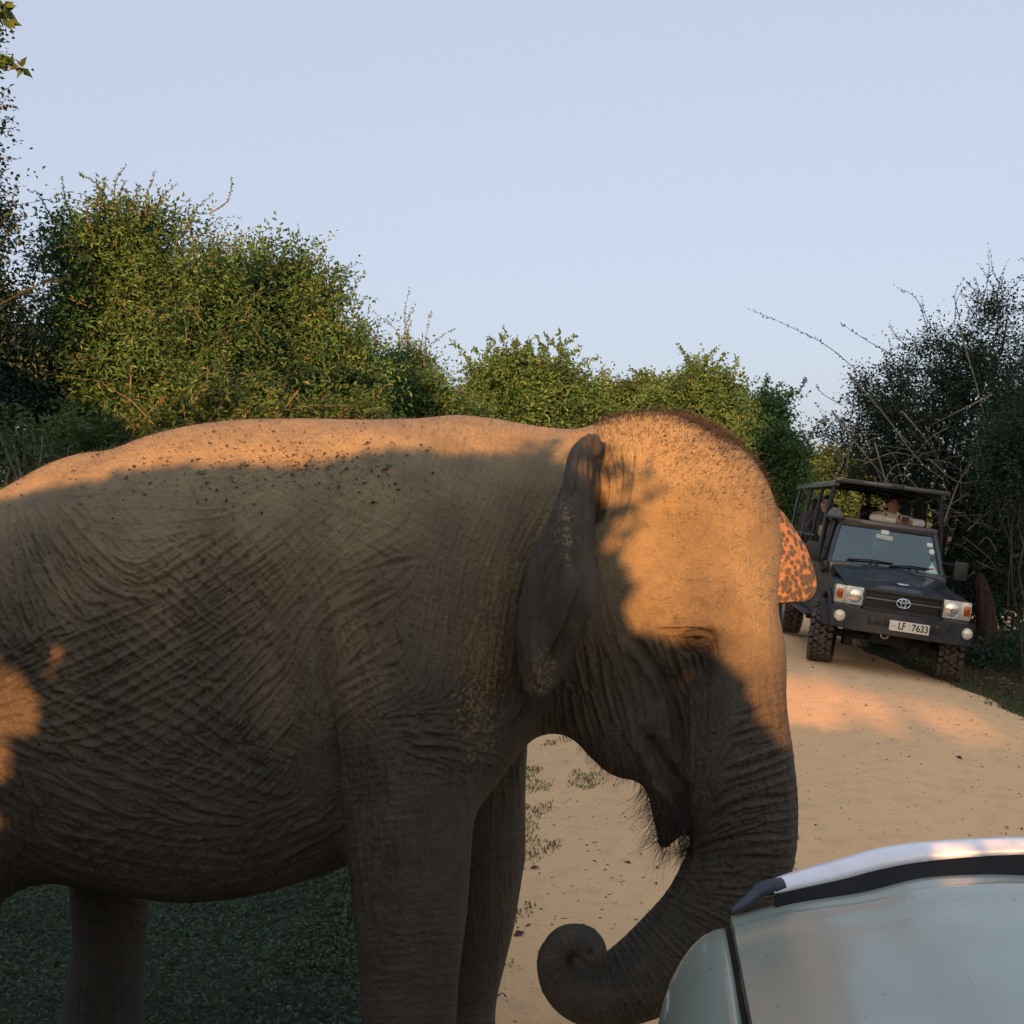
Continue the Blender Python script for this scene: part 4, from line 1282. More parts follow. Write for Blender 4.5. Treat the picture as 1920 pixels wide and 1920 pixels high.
for s in (-1, 1):
    bm = bmesh.new()
    bm_prism(bm, [(.62, .50), (.62, 1.235), (.70, 1.26), (1.66, 1.26), (1.66, .50)], 'x', s * .755, s * .80)
    d = obj_bm('door', bm, NAVY, J, bevel=.015)
    part_box('door_handle', BLACKP, d, [((s * .812, 1.50, 1.10), (.025, .14, .03))], .006)
    part_tubes('window_frame', NAVY, d, [[(s * .765, .72, 1.25), (s * .665, .93, 1.76), (s * .665, 1.58, 1.78), (s * .765, 1.62, 1.25)]], .026, 8)
    part_box('mirror_housing', BLACKP, J, [((s * .97, .66, 1.33), (.19, .09, .25))], .03)
    for z_ in (1.24, 1.40): part_tubes('mirror_arm', BLACKP, J, [[(s * .76, .73, z_), (s * .90, .67, z_)]], .014, 6)
part_box('cab_roof', NAVY, J, [((0, 1.24, 1.800), (1.36, .74, .05))], .02)
part_box('cab_rear_wall', BLACKP, J, [((0, 1.64, 1.04), (1.50, .05, .55))], .01)
sk = part_tubes('snorkel', BLACKP, J, [[(-.84, .40, 1.10), (-.86, .62, 1.20), (-.80, .72, 1.30), (-.715, .86, 1.74), (-.71, .88, 1.84)]], .036, 10)
bm = bmesh.new()
bm_prism(bm, [(-.10, 1.80), (.10, 1.80), (.075, 1.875), (.04, 1.93), (-.04, 1.93), (-.075, 1.875)], 'y', .79, .93)
o_ = obj_bm('snorkel_head', bm, simple_mat('grey_plastic', (.10, .12, .14), .5), sk, bevel=.012)
o_.location = (-.71, 0, 0)
part_box('snorkel_collar', BLACKP, sk, [((-.71, .86, 1.80), (.26, .20, .035))], .01)
# cab inside
part_box('dashboard', simple_mat('dash', (.06, .075, .075), .6), J, [((0, .82, 1.17), (1.44, .26, .16))], .04)
st = part_tubes('steering_wheel', BLACKP, J, [[(-.36 + .18 * math.cos(a), 1.00 + .07 * math.sin(a), 1.27 + .15 * math.sin(a)) for a in np.linspace(0, 2 * math.pi, 26)]], .014, 6)
part_tubes('steering_column', BLACKP, st, [[(-.36, 1.0, 1.27), (-.36, .86, 1.18)]], .03, 8)
for x in (-.36, .36):
    s_ = part_box('cab_seat', SEATM, J, [((x, 1.36, .92), (.46, .46, .16)), ((x, 1.53, 1.22), (.44, .12, .50), rx(-8))], .05, seg=3)
    part_box('headrest', SEATM, s_, [((x, 1.56, 1.56), (.24, .08, .15))], .03)
# passenger tub
part_box('tub_floor', UNDER, J, [((0, 2.98, .80), (1.56, 2.56, .06))], .01)
for s in (-1, 1):
    tb = part_box('tub_side', NAVY, J, [((s * .80, 2.98, 1.03), (.05, 2.56, .50))], .012)
    part_box('step_bar', BLACKP, J, [((s * .88, 1.5, .50), (.12, 1.5, .05))], .015)
    part_tubes('hand_rail', BLACKP, J, [[(s * .80, 1.70, 1.52), (s * .80, 4.22, 1.52)]], .020, 8)
    part_tubes('hand_rail', BLACKP, J, [[(s * .80, 1.72, 1.36), (s * .80, 4.22, 1.36)]], .016, 8)
    arch = [(2.95 + .50 * math.cos(a), .40 + .50 * math.sin(a)) for a in np.linspace(0, math.pi, 14)]
    part_tubes('rear_flare', BLACKP, J, [[(s * .83, y, z) for y, z in arch]], .032, 6)
    for sk_ in ([(3.45, .40), (3.55, .80), (4.22, .80), (4.22, .62)], [(1.70, .80), (2.35, .80), (2.46, .42), (1.70, .42)]):
        bm = bmesh.new()
        bm_prism(bm, sk_, 'x', s * .74, s * .80)
        obj_bm('side_skirt', bm, NAVY, J, bevel=.01)
    for k, (y, lean) in enumerate(((1.05, .10), (1.95, .06), (2.95, .06), (4.12, .06))):
        part_tubes('canopy_post', CANOPY, J, [[(s * .80, y + .05, 1.22 if k else 1.26), (s * .765 - .02, y - lean * .4, 1.9), (s * .715 - .03, y - lean, 2.255)]], .036 if k == 0 else .030, 8)
    part_tubes('canopy_rail', CANOPY, J, [[(s * .70 - .04, .80, 2.245), (s * .70 - .04, 4.24, 2.245)]], .028, 8)
part_box('tailgate', NAVY, J, [((0, 4.25, 1.03), (1.60, .05, .50))], .012)
bm = bmesh.new()
pr = [(-.80, 2.215), (-.77, 2.275), (-.67, 2.315), (0, 2.340), (.60, 2.315), (.69, 2.275), (.72, 2.215), (.69, 2.215), (.60, 2.285), (0, 2.310), (-.67, 2.285), (-.77, 2.215)]
bm_prism(bm, pr, 'y', .82, 4.30)
cn = obj_bm('canopy', bm, CANOPY, J, bevel=.008)
part_box('canopy_visor', simple_mat('visor_slate', (.055, .075, .085), .4), cn, [((-.045, .74, 2.300), (1.46, .17, .030), rx(10))], .008)
part_box('visor_edge', CANOPY, cn, [((-.045, .655, 2.292), (1.50, .03, .055))], .006)
part_box('visor_clip', BLACKP, cn, [((.02, .66, 2.30), (.16, .05, .05))], .008)
for y in (1.4, 2.4, 3.4):
    part_tubes('canopy_bow', CANOPY, cn, [[(-.73, y, 2.23), (-.4, y, 2.272), (0, y, 2.290), (.36, y, 2.272), (.65, y, 2.23)]], .02, 6)
for k, (y, z) in enumerate(((2.15, 1.12), (3.0, 1.18), (3.75, 1.24))):
    for x in (-.40, .40):
        s_ = part_box('bench_seat', SEATM, J, [((x, y, z), (.64, .46, .14)), ((x, y + .22, z + .34), (.62, .10, .56), rx(-8)), ((x, y + .05, (z + .80) / 2 - .05), (.5, .3, z - .88))], .04, seg=3)
        if k: part_box('seat_headrest', simple_mat('headrest_dark', (.035, .022, .024), .8), s_, [((x, y + .25, z + .72), (.30, .10, .26))], .06, seg=3)
part_box('rolled_tarp', TANM, J, [((-.56, 1.80, 1.60), (.36, .16, .17))], .05, seg=3)
for y in (1.7, 2.6, 3.5):      # rolled-up side flap strips on the far side
    part_box('side_flap', simple_mat('flap_canvas', (.055, .042, .034), .9, vary=.3), J, [((.735, y + .36, 1.86), (.015, .68, .66), ry_(-5))], .004)


# ------------------------------------------------------------------ people in the jeep
SKINM = simple_mat('skin', (0.44, 0.22, 0.14), .55, vary=.08, bump=.0008)
JACKET = simple_mat('white_jacket', (0.80, 0.76, 0.70), .85, vary=.08, scale=9, bump=.004)
SHIRT = simple_mat('tan_shirt', (0.24, 0.20, 0.16), .85, vary=.1, bump=.003)
DARKCL = simple_mat('dark_cloth', (0.030, 0.028, 0.032), .9, vary=.2)
HAIRM = simple_mat('dark_hair', (0.012, 0.009, 0.008), .6, bump=.004)


def figure(root_name, label, J_, cloth, seed, hair_long=False, face=True, hold=None, res=.014):
    """seated person from joints (jeep coordinates): one body surface, clothing and hair as children"""
    def sm(a, b, k):
        h = np.maximum(k - np.abs(a - b), 0) / k
        return np.minimum(a, b) - h * h * k * .25
    def chain_sdf(P, pts, k=0):
        best = None
        for (a, ra), (b, rb) in zip(pts[:-1], pts[1:]):
            a = np.array(a, float); b = np.array(b, float); d = b - a
            q = P - a
            t_ = np.clip((q @ d) / (d @ d), 0, 1)
            dd = np.linalg.norm(q - t_[:, None] * d, axis=1) - (ra + (rb - ra) * t_)
            best = dd if best is None else np.minimum(best, dd)
        return best
    def ell(P, c, r):
        q = P - np.array(c); r = np.array(r)
        k0 = np.sqrt(((q / r)**2).sum(1)); k1 = np.sqrt(((q / r**2)**2).sum(1)) + 1e-6
        return k0 * (k0 - 1) / k1
    hd, ck, hip = np.array(J_['head'], float), np.array(J_['neck'], float), np.array(J_['hip'], float)
    fw = unit(np.array(J_.get('look', (0, -1, 0)), float)); rt = unit(np.cross(fw, (0, 0, 1)))
    up = np.cross(rt, fw)
    fp = lambda a, l, u_: hd + fw * a + rt * l + up * u_
    arms = [[(J_['sh' + k], .060), (J_['el' + k], .046), (J_['wr' + k], .030)] for k in 'LR']
    legs = [[(hip + np.array([s * .10, 0, 0]), .095), (hip + np.array([s * .13, -.40, .02]), .070), (hip + np.array([s * .13, -.42, -.40]), .042), (hip + np.array([s * .13, -.54, -.44]), .035)] for s in (-1, 1)]
    chest = (ck * .75 + hip * .25)
    def torso(P, g=0.0):
        q = P.copy()
        d = chain_sdf(P, [(hip + (0, 0, .02), .13 + g), (chest, .135 + g), (ck - (0, 0, .10), .12 + g)])
        for k in 'LR': d = sm(d, chain_sdf(P, [(ck - (0, 0, .07), .07 + g), (J_['sh' + k], .066 + g)]), .06)
        return d
    def fingers(k):
        w = np.array(J_['wr' + k], float); f = unit(np.array(J_['hd' + k], float)); s_ = unit(np.array(J_['pl' + k], float))
        cur = np.cross(f, s_)
        out = [[(w, .026), (w + f * .05, .032), (w + f * .08, .030)]]
        for m, (off, ln) in enumerate(((-.030, .068), (-.010, .078), (.010, .073), (.030, .058))):
            b = w + f * .085 + s_ * off
            out.append([(b, .0095), (b + f * ln * .5 + cur * .012, .009), (b + f * ln * .75 + cur * ln * .5, .008)])
        tb = w + f * .03 - s_ * .034
        out.append([(tb, .012), (tb + f * .03 - s_ * .022 + cur * .01, .010), (tb + f * .058 - s_ * .020 + cur * .025, .009)])
        return out
    def body(P):
        d = torso(P)
        for a in arms: d = sm(d, chain_sdf(P, a), .04)
        for l in legs: d = sm(d, chain_sdf(P, l), .05)
        d = sm(d, chain_sdf(P, [(ck - (0, 0, .06), .058), (hd - up * .07, .052)]), .03)
        h = sm(ell(P, fp(-.012, 0, .028), (.078, .092, .100)), ell(P, fp(.018, 0, -.050), (.058, .066, .078)), .04)
        if face:
            h = sm(h, chain_sdf(P, [(fp(.082, 0, .010), .010), (fp(.100, 0, -.028), .016)]), .02)           # nose
            for s in (-1, 1):
                h = np.maximum(h, -ell(P, fp(.088, s * .033, .012), (.018, .018, .010)))                      # eye sockets
                h = sm(h, ell(P, fp(.074, s * .033, .011), (.014, .014, .012)), .006)
                h = sm(h, ell(P, fp(-.005, s * .088, -.01), (.018, .010, .032)), .01)                         # ears
            h = sm(h, ell(P, fp(.078, 0, -.064), (.014, .026, .009)), .008)                                   # lips
            h = np.maximum(h, -ell(P, fp(.094, 0, -.064), (.012, .024, .0025)))
        d = sm(d, h, .02)
        for k in 'LR':
            for c in fingers(k): d = sm(d, chain_sdf(P, c), .008)
        return d
    def clothes(P):
        d = torso(P, .022)
        for a in arms: d = sm(d, chain_sdf(P, [(a[0][0], .074), (a[1][0], .058), (np.array(a[2][0]) * .88 + np.array(a[1][0]) * .12, .050)]), .04)
        wr = .006 * np.sin(P[:, 2] * 55 + 4 * np.sin(P[:, 0] * 14)) * np.sin(P[:, 0] * 31 + P[:, 1] * 23)
        d = np.maximum(d + wr, -(chain_sdf(P, [(ck - (0, 0, .03), .062), (ck + (0, 0, .2), .10)])))
        return d
    def trousers(P):
        d = chain_sdf(P, [(hip + (0, 0, .04), .148), (hip, .150)])
        for l in legs: d = sm(d, chain_sdf(P, [(p, r_ + .016) for p, r_ in l[:3]]), .05)
        return d
    def hair(P):
        d = ell(P, fp(-.020, 0, .040), (.088, .102, .105))
        cut = (P - fp(.045, 0, .045)) @ unit(fw * .9 - up * .55)
        d = np.maximum(d, cut)
        if hair_long:
            d = sm(d, chain_sdf(P, [(fp(-.05, 0, .03), .085), (fp(-.08, 0, -.12), .075), (fp(-.09, 0, -.22), .05)]), .03)
        return np.maximum(d, -ell(P, fp(.03, 0, -.03), (.085, .075, .085)))
    pts = np.array([hd, ck, hip] + [np.array(J_[a + k]) for a in ('sh', 'el', 'wr') for k in 'LR'])
    lo = pts.min(0) - .28; hi = pts.max(0) + .24
    lo[2] = hip[2] - .50; lo[1] = min(lo[1], hip[1] - .62); 
    root = empty(root_name, tuple(hip - np.array([0, 0, .12])))
    tag(root, label, 'person')
    inv = np.array(root.location)
    def add(nm, fn, mat, h, lo=lo, hi=hi):
        V, Q = surface_nets(fn, lo, hi, h)
        o = mesh_np(nm, V - inv, Q, mat, root, True)
        md = o.modifiers.new('smooth', 'SMOOTH'); md.factor = .5; md.iterations = 2
        return o
    add('body', body, SKINM, res)
    add('jacket' if cloth is JACKET else 'shirt', clothes, cloth, .014)
    add('trousers', trousers, DARKCL, .018)
    add('hair', hair, HAIRM, .010, hd - .26, hd + .2)
    if face:
        for s in (-1, 1):
            bm = bmesh.new()
            bmesh.ops.create_uvsphere(bm, u_segments=10, v_segments=6, radius=.0075, matrix=Matrix.Translation(Vector(fp(.086, s * .033, .011) - inv)))
            obj_bm('eye', bm, HAIRM, root, smooth=True)
            P = [fp(.088, s * .015, .030), fp(.090, s * .033, .036), fp(.080, s * .054, .030)]
            bm = bmesh.new(); bm_tube(bm, [Vector(p - inv) for p in P], .0055, 6)
            obj_bm('eyebrow', bm, HAIRM, root, smooth=True)
    return root, inv


def place_person(r):
    """persons sit in the tilted jeep: give the root the jeep's own placing"""
    M = Matrix.Translation(JEEP.location) @ JEEP.rotation_euler.to_matrix().to_4x4()
    r.location, r.rotation_euler = (M @ Matrix.Translation(r.location)).to_translation(), JEEP.rotation_euler
    return r


g1, inv1 = figure('person', 'person in white jacket with dark straps leaning on the jeep\'s cab roof, hands clasped', dict(
    head=(.25, 1.82, 2.085), neck=(.255, 1.88, 1.975), hip=(.27, 2.14, 1.33), look=(.05, -1, .10),
    shL=(.07, 1.86, 1.885), elL=(-.03, 1.60, 1.880), wrL=(.24, 1.46, 1.870), hdL=(.95, -.15, .15), plL=(0, .2, 1),
    shR=(.45, 1.87, 1.88), elR=(.60, 1.62, 1.880), wrR=(.45, 1.47, 1.875), hdR=(-.95, -.15, .12), plR=(0, .2, 1)), JACKET, 1, res=.0095)
for s in (-1, 1):
    bm = bmesh.new()
    bm_tube(bm, [Vector(np.array(p) - inv1) for p in ((.255 + s * .075, 1.88, 2.00), (.255 + s * .09, 1.775, 1.945), (.255 + s * .075, 1.725, 1.85), (.255 + s * .03, 1.72, 1.70))], .014, 6)
    obj_bm('strap', bm, BLACKP, g1, smooth=True)
bm = bmesh.new()
bm_box(bm, Vector(np.array((.345, 1.415, 1.905)) - inv1), (.09, .03, .07))
ph_ = obj_bm('phone', bm, BLACKP, None, bevel=.006)
tag(ph_, 'small black phone held between the clasped hands of the person in white', 'phone')
place_person(g1)
ph_.location, ph_.rotation_euler = g1.location.copy(), g1.rotation_euler.copy()
g2, _ = figure('person', 'long-haired passenger in dark clothes seated at the open side of the jeep', dict(
    head=(-.52, 2.60, 1.99), neck=(-.52, 2.68, 1.88), hip=(-.46, 2.95, 1.36), look=(-.35, -1, 0),
    shL=(-.70, 2.70, 1.80), elL=(-.74, 2.62, 1.55), wrL=(-.62, 2.42, 1.44), hdL=(.4, -.9, -.1), plL=(1, 0, 0),
    shR=(-.32, 2.70, 1.80), elR=(-.26, 2.62, 1.55), wrR=(-.38, 2.42, 1.44), hdR=(-.4, -.9, -.1), plR=(1, 0, 0)), DARKCL, 2, hair_long=True)
place_person(g2)
g3, _ = figure('person', 'driver in tan shirt behind the windscreen with an arm on the steering wheel', dict(
    head=(-.40, 1.27, 1.60), neck=(-.40, 1.33, 1.48), hip=(-.38, 1.38, 1.05), look=(0, -1, -.05),
    shL=(-.57, 1.33, 1.41), elL=(-.62, 1.10, 1.28), wrL=(-.50, .98, 1.36), hdL=(.5, -.8, .2), plL=(0, 0, 1),
    shR=(-.22, 1.33, 1.41), elR=(-.14, 1.12, 1.30), wrR=(-.24, .98, 1.38), hdR=(-.5, -.8, .2), plR=(0, 0, 1)), SHIRT, 3)
place_person(g3)

# ------------------------------------------------------------------ the viewer's own car: bonnet, wing and stone guard in the corner
SILVER = NT('silver_green_paint')
o = SILVER.obj()
c = SILVER.mix(SILVER.ramp(SILVER.noise(o, 2.2, 5, .6), .3, .7), (0.27, 0.325, 0.27), (0.33, 0.385, 0.325))
c = SILVER.mix(SILVER.math('MULTIPLY', SILVER.ramp(SILVER.noise(o, 45, 4, .6), .66, .74), .8), c, (0.10, 0.10, 0.09))
SILVER.done(c, SILVER.ramp(SILVER.noise(o, 6, 6, .7), .3, .75, .24, .44), SILVER.bump(SILVER.noise(o, 3.2, 3), .010, .5), Metallic=.15, Coat_Weight=.5, Coat_Roughness=.10)
SILVER = SILVER.m
ALU = simple_mat('silver_guard', (0.86, 0.88, 0.93), .30, .15, vary=.05)
GUARD_END = simple_mat('guard_end', (0.035, 0.045, 0.065), .4)
VY = math.radians(8.0)
VO = np.array([.456, 2.14])                     # front left corner of the bonnet
vd = np.array([math.sin(VY), math.cos(VY)]); vr = np.array([math.cos(VY), -math.sin(VY)])
CAR = empty('silver_car', (VO[0] + vr[0] * .62 - vd[0] * .9, VO[1] + vr[1] * .62 - vd[1] * .9, 0), (0, 0, -VY))
tag(CAR, 'silver-green car bonnet with bright stone guard, its wing touching the elephant\'s curled trunk from view', 'car')
CAR['label'] = 'silver-green car seen by its bonnet and wing, with a bright silver stone guard'
# local frame: x right from the centre line, y forward, z up; bonnet front edge at y=.9, left edge at x=-.62
tx = [0, .06, .12, .27, .385, .53, .62, .71, .855, .97, 1.12, 1.18, 1.24]
tz = [1.147, 1.168, 1.18, 1.20, 1.235, 1.248, 1.25, 1.248, 1.235, 1.20, 1.18, 1.168, 1.147]
tq = np.linspace(0, 1.24, 49)
zq = np.interp(tq, tx, tz)
zq = np.convolve(np.pad(zq, 2, mode='edge'), np.array([1, 2, 3, 2, 1]) / 9, 'valid')
yq = np.concatenate([np.linspace(.90, .80, 7), np.linspace(.76, -.42, 20)])
TT, YY = np.meshgrid(tq, yq)
bow = .055 * (1 - ((TT - .62) / .62)**2)
lip = -.010 * np.clip((YY - .84) / .06, 0, 1)**2
Zh = zq[None, :] + .006 * np.exp(-((YY - .80) / .016)**2) + lip + .03 * np.clip((.8 - YY) / 1.2, 0, 1)
V, Q = grid_mesh(TT - .62, YY + bow * np.clip((YY + .42) / 1.3, 0, 1), Zh)
n_ = len(V); r_, c_ = TT.shape
ring = [j for j in range(c_)] + [i * c_ + c_ - 1 for i in range(1, r_)] + [(r_ - 1) * c_ + j for j in range(c_ - 2, -1, -1)] + [i * c_ for i in range(r_ - 2, 0, -1)]
Qs = np.array([(a, b, b + n_, a + n_) for a, b in zip(ring, ring[1:] + ring[:1])])
hood = mesh_np('bonnet', np.concatenate([V, V - np.array([0, 0, .03])]), np.concatenate([Q[:, ::-1], Q + n_, Qs]), SILVER, CAR, True)
hood.data.set_sharp_from_angle(angle=math.radians(40))
# wings (left one in view)
for s in (-1, 1):
    uq = np.concatenate([np.linspace(0, .30, 14), np.linspace(.36, 1.45, 12)])
    sec = [(0, 1.140), (.02, 1.136), (.045, 1.122), (.07, 1.098), (.093, 1.066), (.114, 1.026), (.132, .975), (.146, .91), (.158, .82), (.166, .70), (.168, .55)]
    rows = []
    for u_ in uq:
        k = np.clip(1 - u_ / .30, 0, 1)
        rnd = 1 - math.sqrt(max(0, 1 - k * k))
        row = []
        for (a, z) in sec:
            zz_ = z - .025 * rnd
            row.append((s * (.634 + a * (1 - .06 * rnd)), .90 - u_ + (.0 if z > .9 else 0), zz_))
        rows.append(row)
    A = np.array(rows)
    Vw, Qw = grid_mesh(A[..., 0], A[..., 1], A[..., 2])
    w_ = mesh_np('wing', Vw, Qw if s < 0 else Qw[:, ::-1], SILVER, CAR, True)
    md = w_.modifiers.new('t', 'SOLIDIFY'); md.thickness = .012; md.offset = -1
    part_box('shut_line_seal', BLACKP, CAR, [((s * .627, .25, 1.105), (.016, 1.28, .03))], .002)
# stone guard standing ahead of the bonnet edge
gp = [(1452, 1649, 1676, 2.16), (1500, 1633, 1666, 2.18), (1580, 1611, 1649, 2.2), (1650, 1592, 1631, 2.21), (1720, 1582, 1618, 2.21), (1820, 1575, 1608, 2.19), (1920, 1571, 1603, 2.16), (2050, 1571, 1603, 2.11), (2200, 1577, 1609, 2.05), (2380, 1592, 1631, 1.98), (2500, 1640, 1677, 1.93)]
Mi = CAR.matrix_basis.inverted()
def loc(p): return np.array(Mi @ Vector(p))
gk = np.arange(len(gp)); gt = np.linspace(0, len(gp) - 1, 60)
gi = [interp_s(gt, gk, [g[k] for g in gp]) for k in range(4)]
top = np.array([loc(at(a, b, Y)) for a, b, Y in zip(gi[0], gi[1], gi[3])])
bot = np.array([loc(at(a, c_, Y - .035)) for a, c_, Y in zip(gi[0], gi[2], gi[3])])
mid = (top + bot) / 2 + np.array([0, .0, .009])
low = bot + np.array([0, .012, -.05])
rows = np.stack([top + np.array([0, .012, -.012]), top, mid, bot], 0)
Vg, Qg = grid_mesh(rows[..., 0], rows[..., 1], rows[..., 2])
gd = mesh_np('stone_guard', Vg, Qg, ALU, CAR, True)
md = gd.modifiers.new('t', 'SOLIDIFY'); md.thickness = .006; md.offset = 0
# dark foot of the guard, from the bonnet corner up to its end
e0 = loc(at(1372, 1708, 2.12)); e1 = loc(at(1400, 1690, 2.13)); e2 = loc(at(1425, 1668, 2.15)); e3 = (top[0] + bot[0]) / 2
bm = bmesh.new(); bm_tube(bm, [Vector(e0), Vector(e1), Vector(e2), Vector(e3), Vector((top[2] + bot[2]) / 2)], [.006, .012, .017, .018, .014], 10)
obj_bm('guard_end', bm, GUARD_END, CAR, smooth=True)
# black underside strip between guard and bonnet, grille and bumper below
fr = np.stack([bot + np.array([0, -.004, .0]), np.stack([bot[:, 0], np.full(len(bot), .86), np.interp(bot[:, 0] + .62, tx, tz) - .045], 1)], 0)
Vk, Qk = grid_mesh(fr[..., 0], fr[..., 1], fr[..., 2])
ug = mesh_np('guard_underside', Vk, Qk, TYRE_D, CAR, True)
md = ug.modifiers.new('t', 'SOLIDIFY'); md.thickness = .006; md.offset = 0
part_box('grille', BLACKP, CAR, [((0, .82, .92), (1.10, .12, .34))], .02)
part_box('bumper', simple_mat('car_bumper', (.06, .065, .065), .5), CAR, [((0, .84, .62), (1.62, .26, .24))], .06, seg=3)
for s in (-1, 1):
    hl = part_box('headlight', BEZEL, CAR, [((s * .66, .78, .92), (.20, .12, .20))], .03)
    d = part_box('door', SILVER, CAR, [((s * .79, -1.15, .82), (.06, 1.10, .66))], .02)
    part_box('door_handle', BLACKP, d, [((s * .83, -1.52, 1.02), (.03, .14, .03))], .006)
    part_box('rear_quarter', SILVER, CAR, [((s * .79, -2.45, .86), (.06, 1.45, .56))], .02)
    part_box('sill', BLACKP, CAR, [((s * .78, -1.4, .46), (.10, 2.3, .10))], .02)
    for y in (.18, -2.55): make_wheel(CAR, (s * .70, y, .345), 0, R=.348, W=.22)
part_box('floor_pan', UNDER, CAR, [((0, -.9, .50), (1.40, 3.2, .10))], .02)
part_box('scuttle_panel', BLACKP, CAR, [((0, -.50, 1.16), (1.40, .14, .14))], .02)
part_box('tail_panel', SILVER, CAR, [((0, -3.18, .86), (1.56, .06, .58))], .02)
wf = part_tubes('windscreen_frame', BLACKP, CAR, [[(-.66, -.56, 1.22), (-.60, -.84, 1.52), (.60, -.84, 1.52), (.66, -.56, 1.22)]], .025, 8)
for x in (-.36, .36):
    s_ = part_box('front_seat', SEATM, CAR, [((x, -1.45, .78), (.48, .48, .16)), ((x, -1.70, 1.05), (.46, .12, .50), rx(8))], .05, seg=3)
# ------------------------------------------------------------------ vegetation
def leaf_mat(name, dark, light, dead=(0.16, 0.10, 0.03), dead_amt=0.0, trans=0.28, rough=.5):
    t = NT(name)
    ti = t.attr('tint')
    c = t.mix(t.ramp(ti, 0.0, 1.0), dark, light)
    if dead_amt > 0:
        c = t.mix(t.ramp(t.attr('dry'), 1 - dead_amt, 1 - dead_amt * .4), c, dead)
    t.done(c, rough, Specular_IOR_Level=.4)
    tr = t.node('BsdfTranslucent', {'Color': t.mix(.5, c, (0.10, 0.16, 0.02))})
    mx = t.node('MixShader', {0: trans})
    t.t.links.new(t.b.outputs[0], mx.inputs[1])
    t.t.links.new(tr.outputs[0], mx.inputs[2])
    t.t.links.new(mx.outputs[0], t.n['Material Output'].inputs[0])
    return t.m


def bark_mat(name, a, b):
    t = NT(name)
    o = t.obj()
    c = t.mix(t.ramp(t.noise(t.scaled(o, (1, 1, .25)), 22, 5, .7), .35, .65), a, b)
    return t.done(c, .9, t.bump(t.noise(o, 60, 4), .004))


def leaves_np(base, direc, normal, L, W, fold=.25):
    """diamond leaves with a folded midrib: base (n,3), direction, normal, length, width"""
    side = unit(np.cross(direc, normal))
    nrm = np.cross(side, direc)
    mid = base + direc * (L * .48)[:, None] - nrm * (L * .02)[:, None]
    lft = mid + side * (W * .5)[:, None] + nrm * (W * fold)[:, None]
    rgt = mid - side * (W * .5)[:, None] + nrm * (W * fold)[:, None]
    tip = base + direc * L[:, None] - nrm * (L * .10)[:, None]
    n = len(base)
    V = np.stack([base, lft, tip, rgt], 1).reshape(-1, 3)
    k = np.arange(n)[:, None] * 4
    T = np.concatenate([k + np.array([[0, 2, 1]]), k + np.array([[0, 3, 2]])])
    return V, T


def grow(blobs, nclump, rg, twigs=(3, 6), tl=(.25, .5), leaf=(.030, .045), per=10, wide=.5, up=.45, spread=.75, shell=.5, zmin=.15, droop=.25):
    """leafy twigs filling the blobs; returns twig paths and leaf arrays"""
    bl = np.array(blobs, float)
    vol = (bl[:, 3] * bl[:, 4] * bl[:, 5])**.8 * (bl[:, 6] if bl.shape[1] > 6 else 1)
    pick = rg.choice(len(bl), nclump, p=vol / vol.sum())
    d = unit(rg.normal(size=(nclump, 3)))
    r = rg.random(nclump)**(shell)
    # uneven outline: push some directions out, pull others in
    ph = rg.uniform(0, 6.28, (6, 1)); kv = rg.normal(size=(6, 3)) * 3.2
    wob = 1 + .14 * np.sin(kv @ d.T + ph).sum(0)
    C = bl[pick, :3] + d * bl[pick, 3:6] * (r * wob)[:, None]
    ok = C[:, 2] > zmin
    C, d = C[ok], d[ok]
    tone = rg.normal(.45, .24, len(C)) + .22 * np.sin(C @ np.array([2.3, 1.1, 2.9])) * np.sin(C @ np.array([-1.7, 2.0, 2.2]))
    dryc = rg.random(len(C))
    nt = rg.integers(twigs[0], twigs[1], len(C))
    ci = np.repeat(np.arange(len(C)), nt)
    n = len(ci)
    D = unit(d[ci] * .8 + np.array([0, 0, up]) + rg.normal(size=(n, 3)) * spread)
    Lt = rg.uniform(*tl, n)
    B = C[ci] - D * Lt[:, None] * .35 + rg.normal(size=(n, 3)) * .05
    bend = rg.normal(size=(n, 3)) * .18 + np.array([0, 0, -droop])
    s = (np.arange(per) + .6) / per
    tt = np.tile(s, (n, 1)) + rg.uniform(-.03, .03, (n, per))
    P = B[:, None, :] + D[:, None, :] * (Lt[:, None] * tt)[..., None] + bend[:, None, :] * (Lt[:, None] * tt**2)[..., None]
    T = unit(D[:, None, :] + bend[:, None, :] * (2 * tt)[..., None])
    ref = unit(rg.normal(size=(n, 3)) + np.array([0, 0, 1.5]))
    S = unit(np.cross(T, ref[:, None, :]))
    sg = np.where(np.arange(per) % 2 == 0, 1, -1)[None, :, None]
    LD = unit(T * .65 + S * sg * .9 + rg.normal(size=(n, per, 3)) * .28)
    LN = unit(np.cross(S, T) + rg.normal(size=(n, per, 3)) * .45)
    m = n * per
    LL = rg.uniform(*leaf, m)
    tint = np.clip(np.repeat(tone[ci], per) + rg.normal(0, .16, m) + np.tile(.12 * s, n), 0, 1)
    dry = np.clip(.65 * np.repeat(dryc[ci], per) + .35 * rg.random(m), 0, 1)
    V, Tq = leaves_np(P.reshape(-1, 3), LD.reshape(-1, 3), LN.reshape(-1, 3), LL, LL * wide * rg.uniform(.75, 1.2, m))
    tp = [np.stack([B[i], B[i] + D[i] * Lt[i] * .55 + bend[i] * Lt[i] * .3, B[i] + D[i] * Lt[i] + bend[i] * Lt[i]]) for i in range(0, n, 6)]
    tr = [np.array([.0045, .003, .0015]) * (Lt[i] / .35)**.5 for i in range(0, n, 6)]
    return C, tp, tr, V, Tq, tint, dry


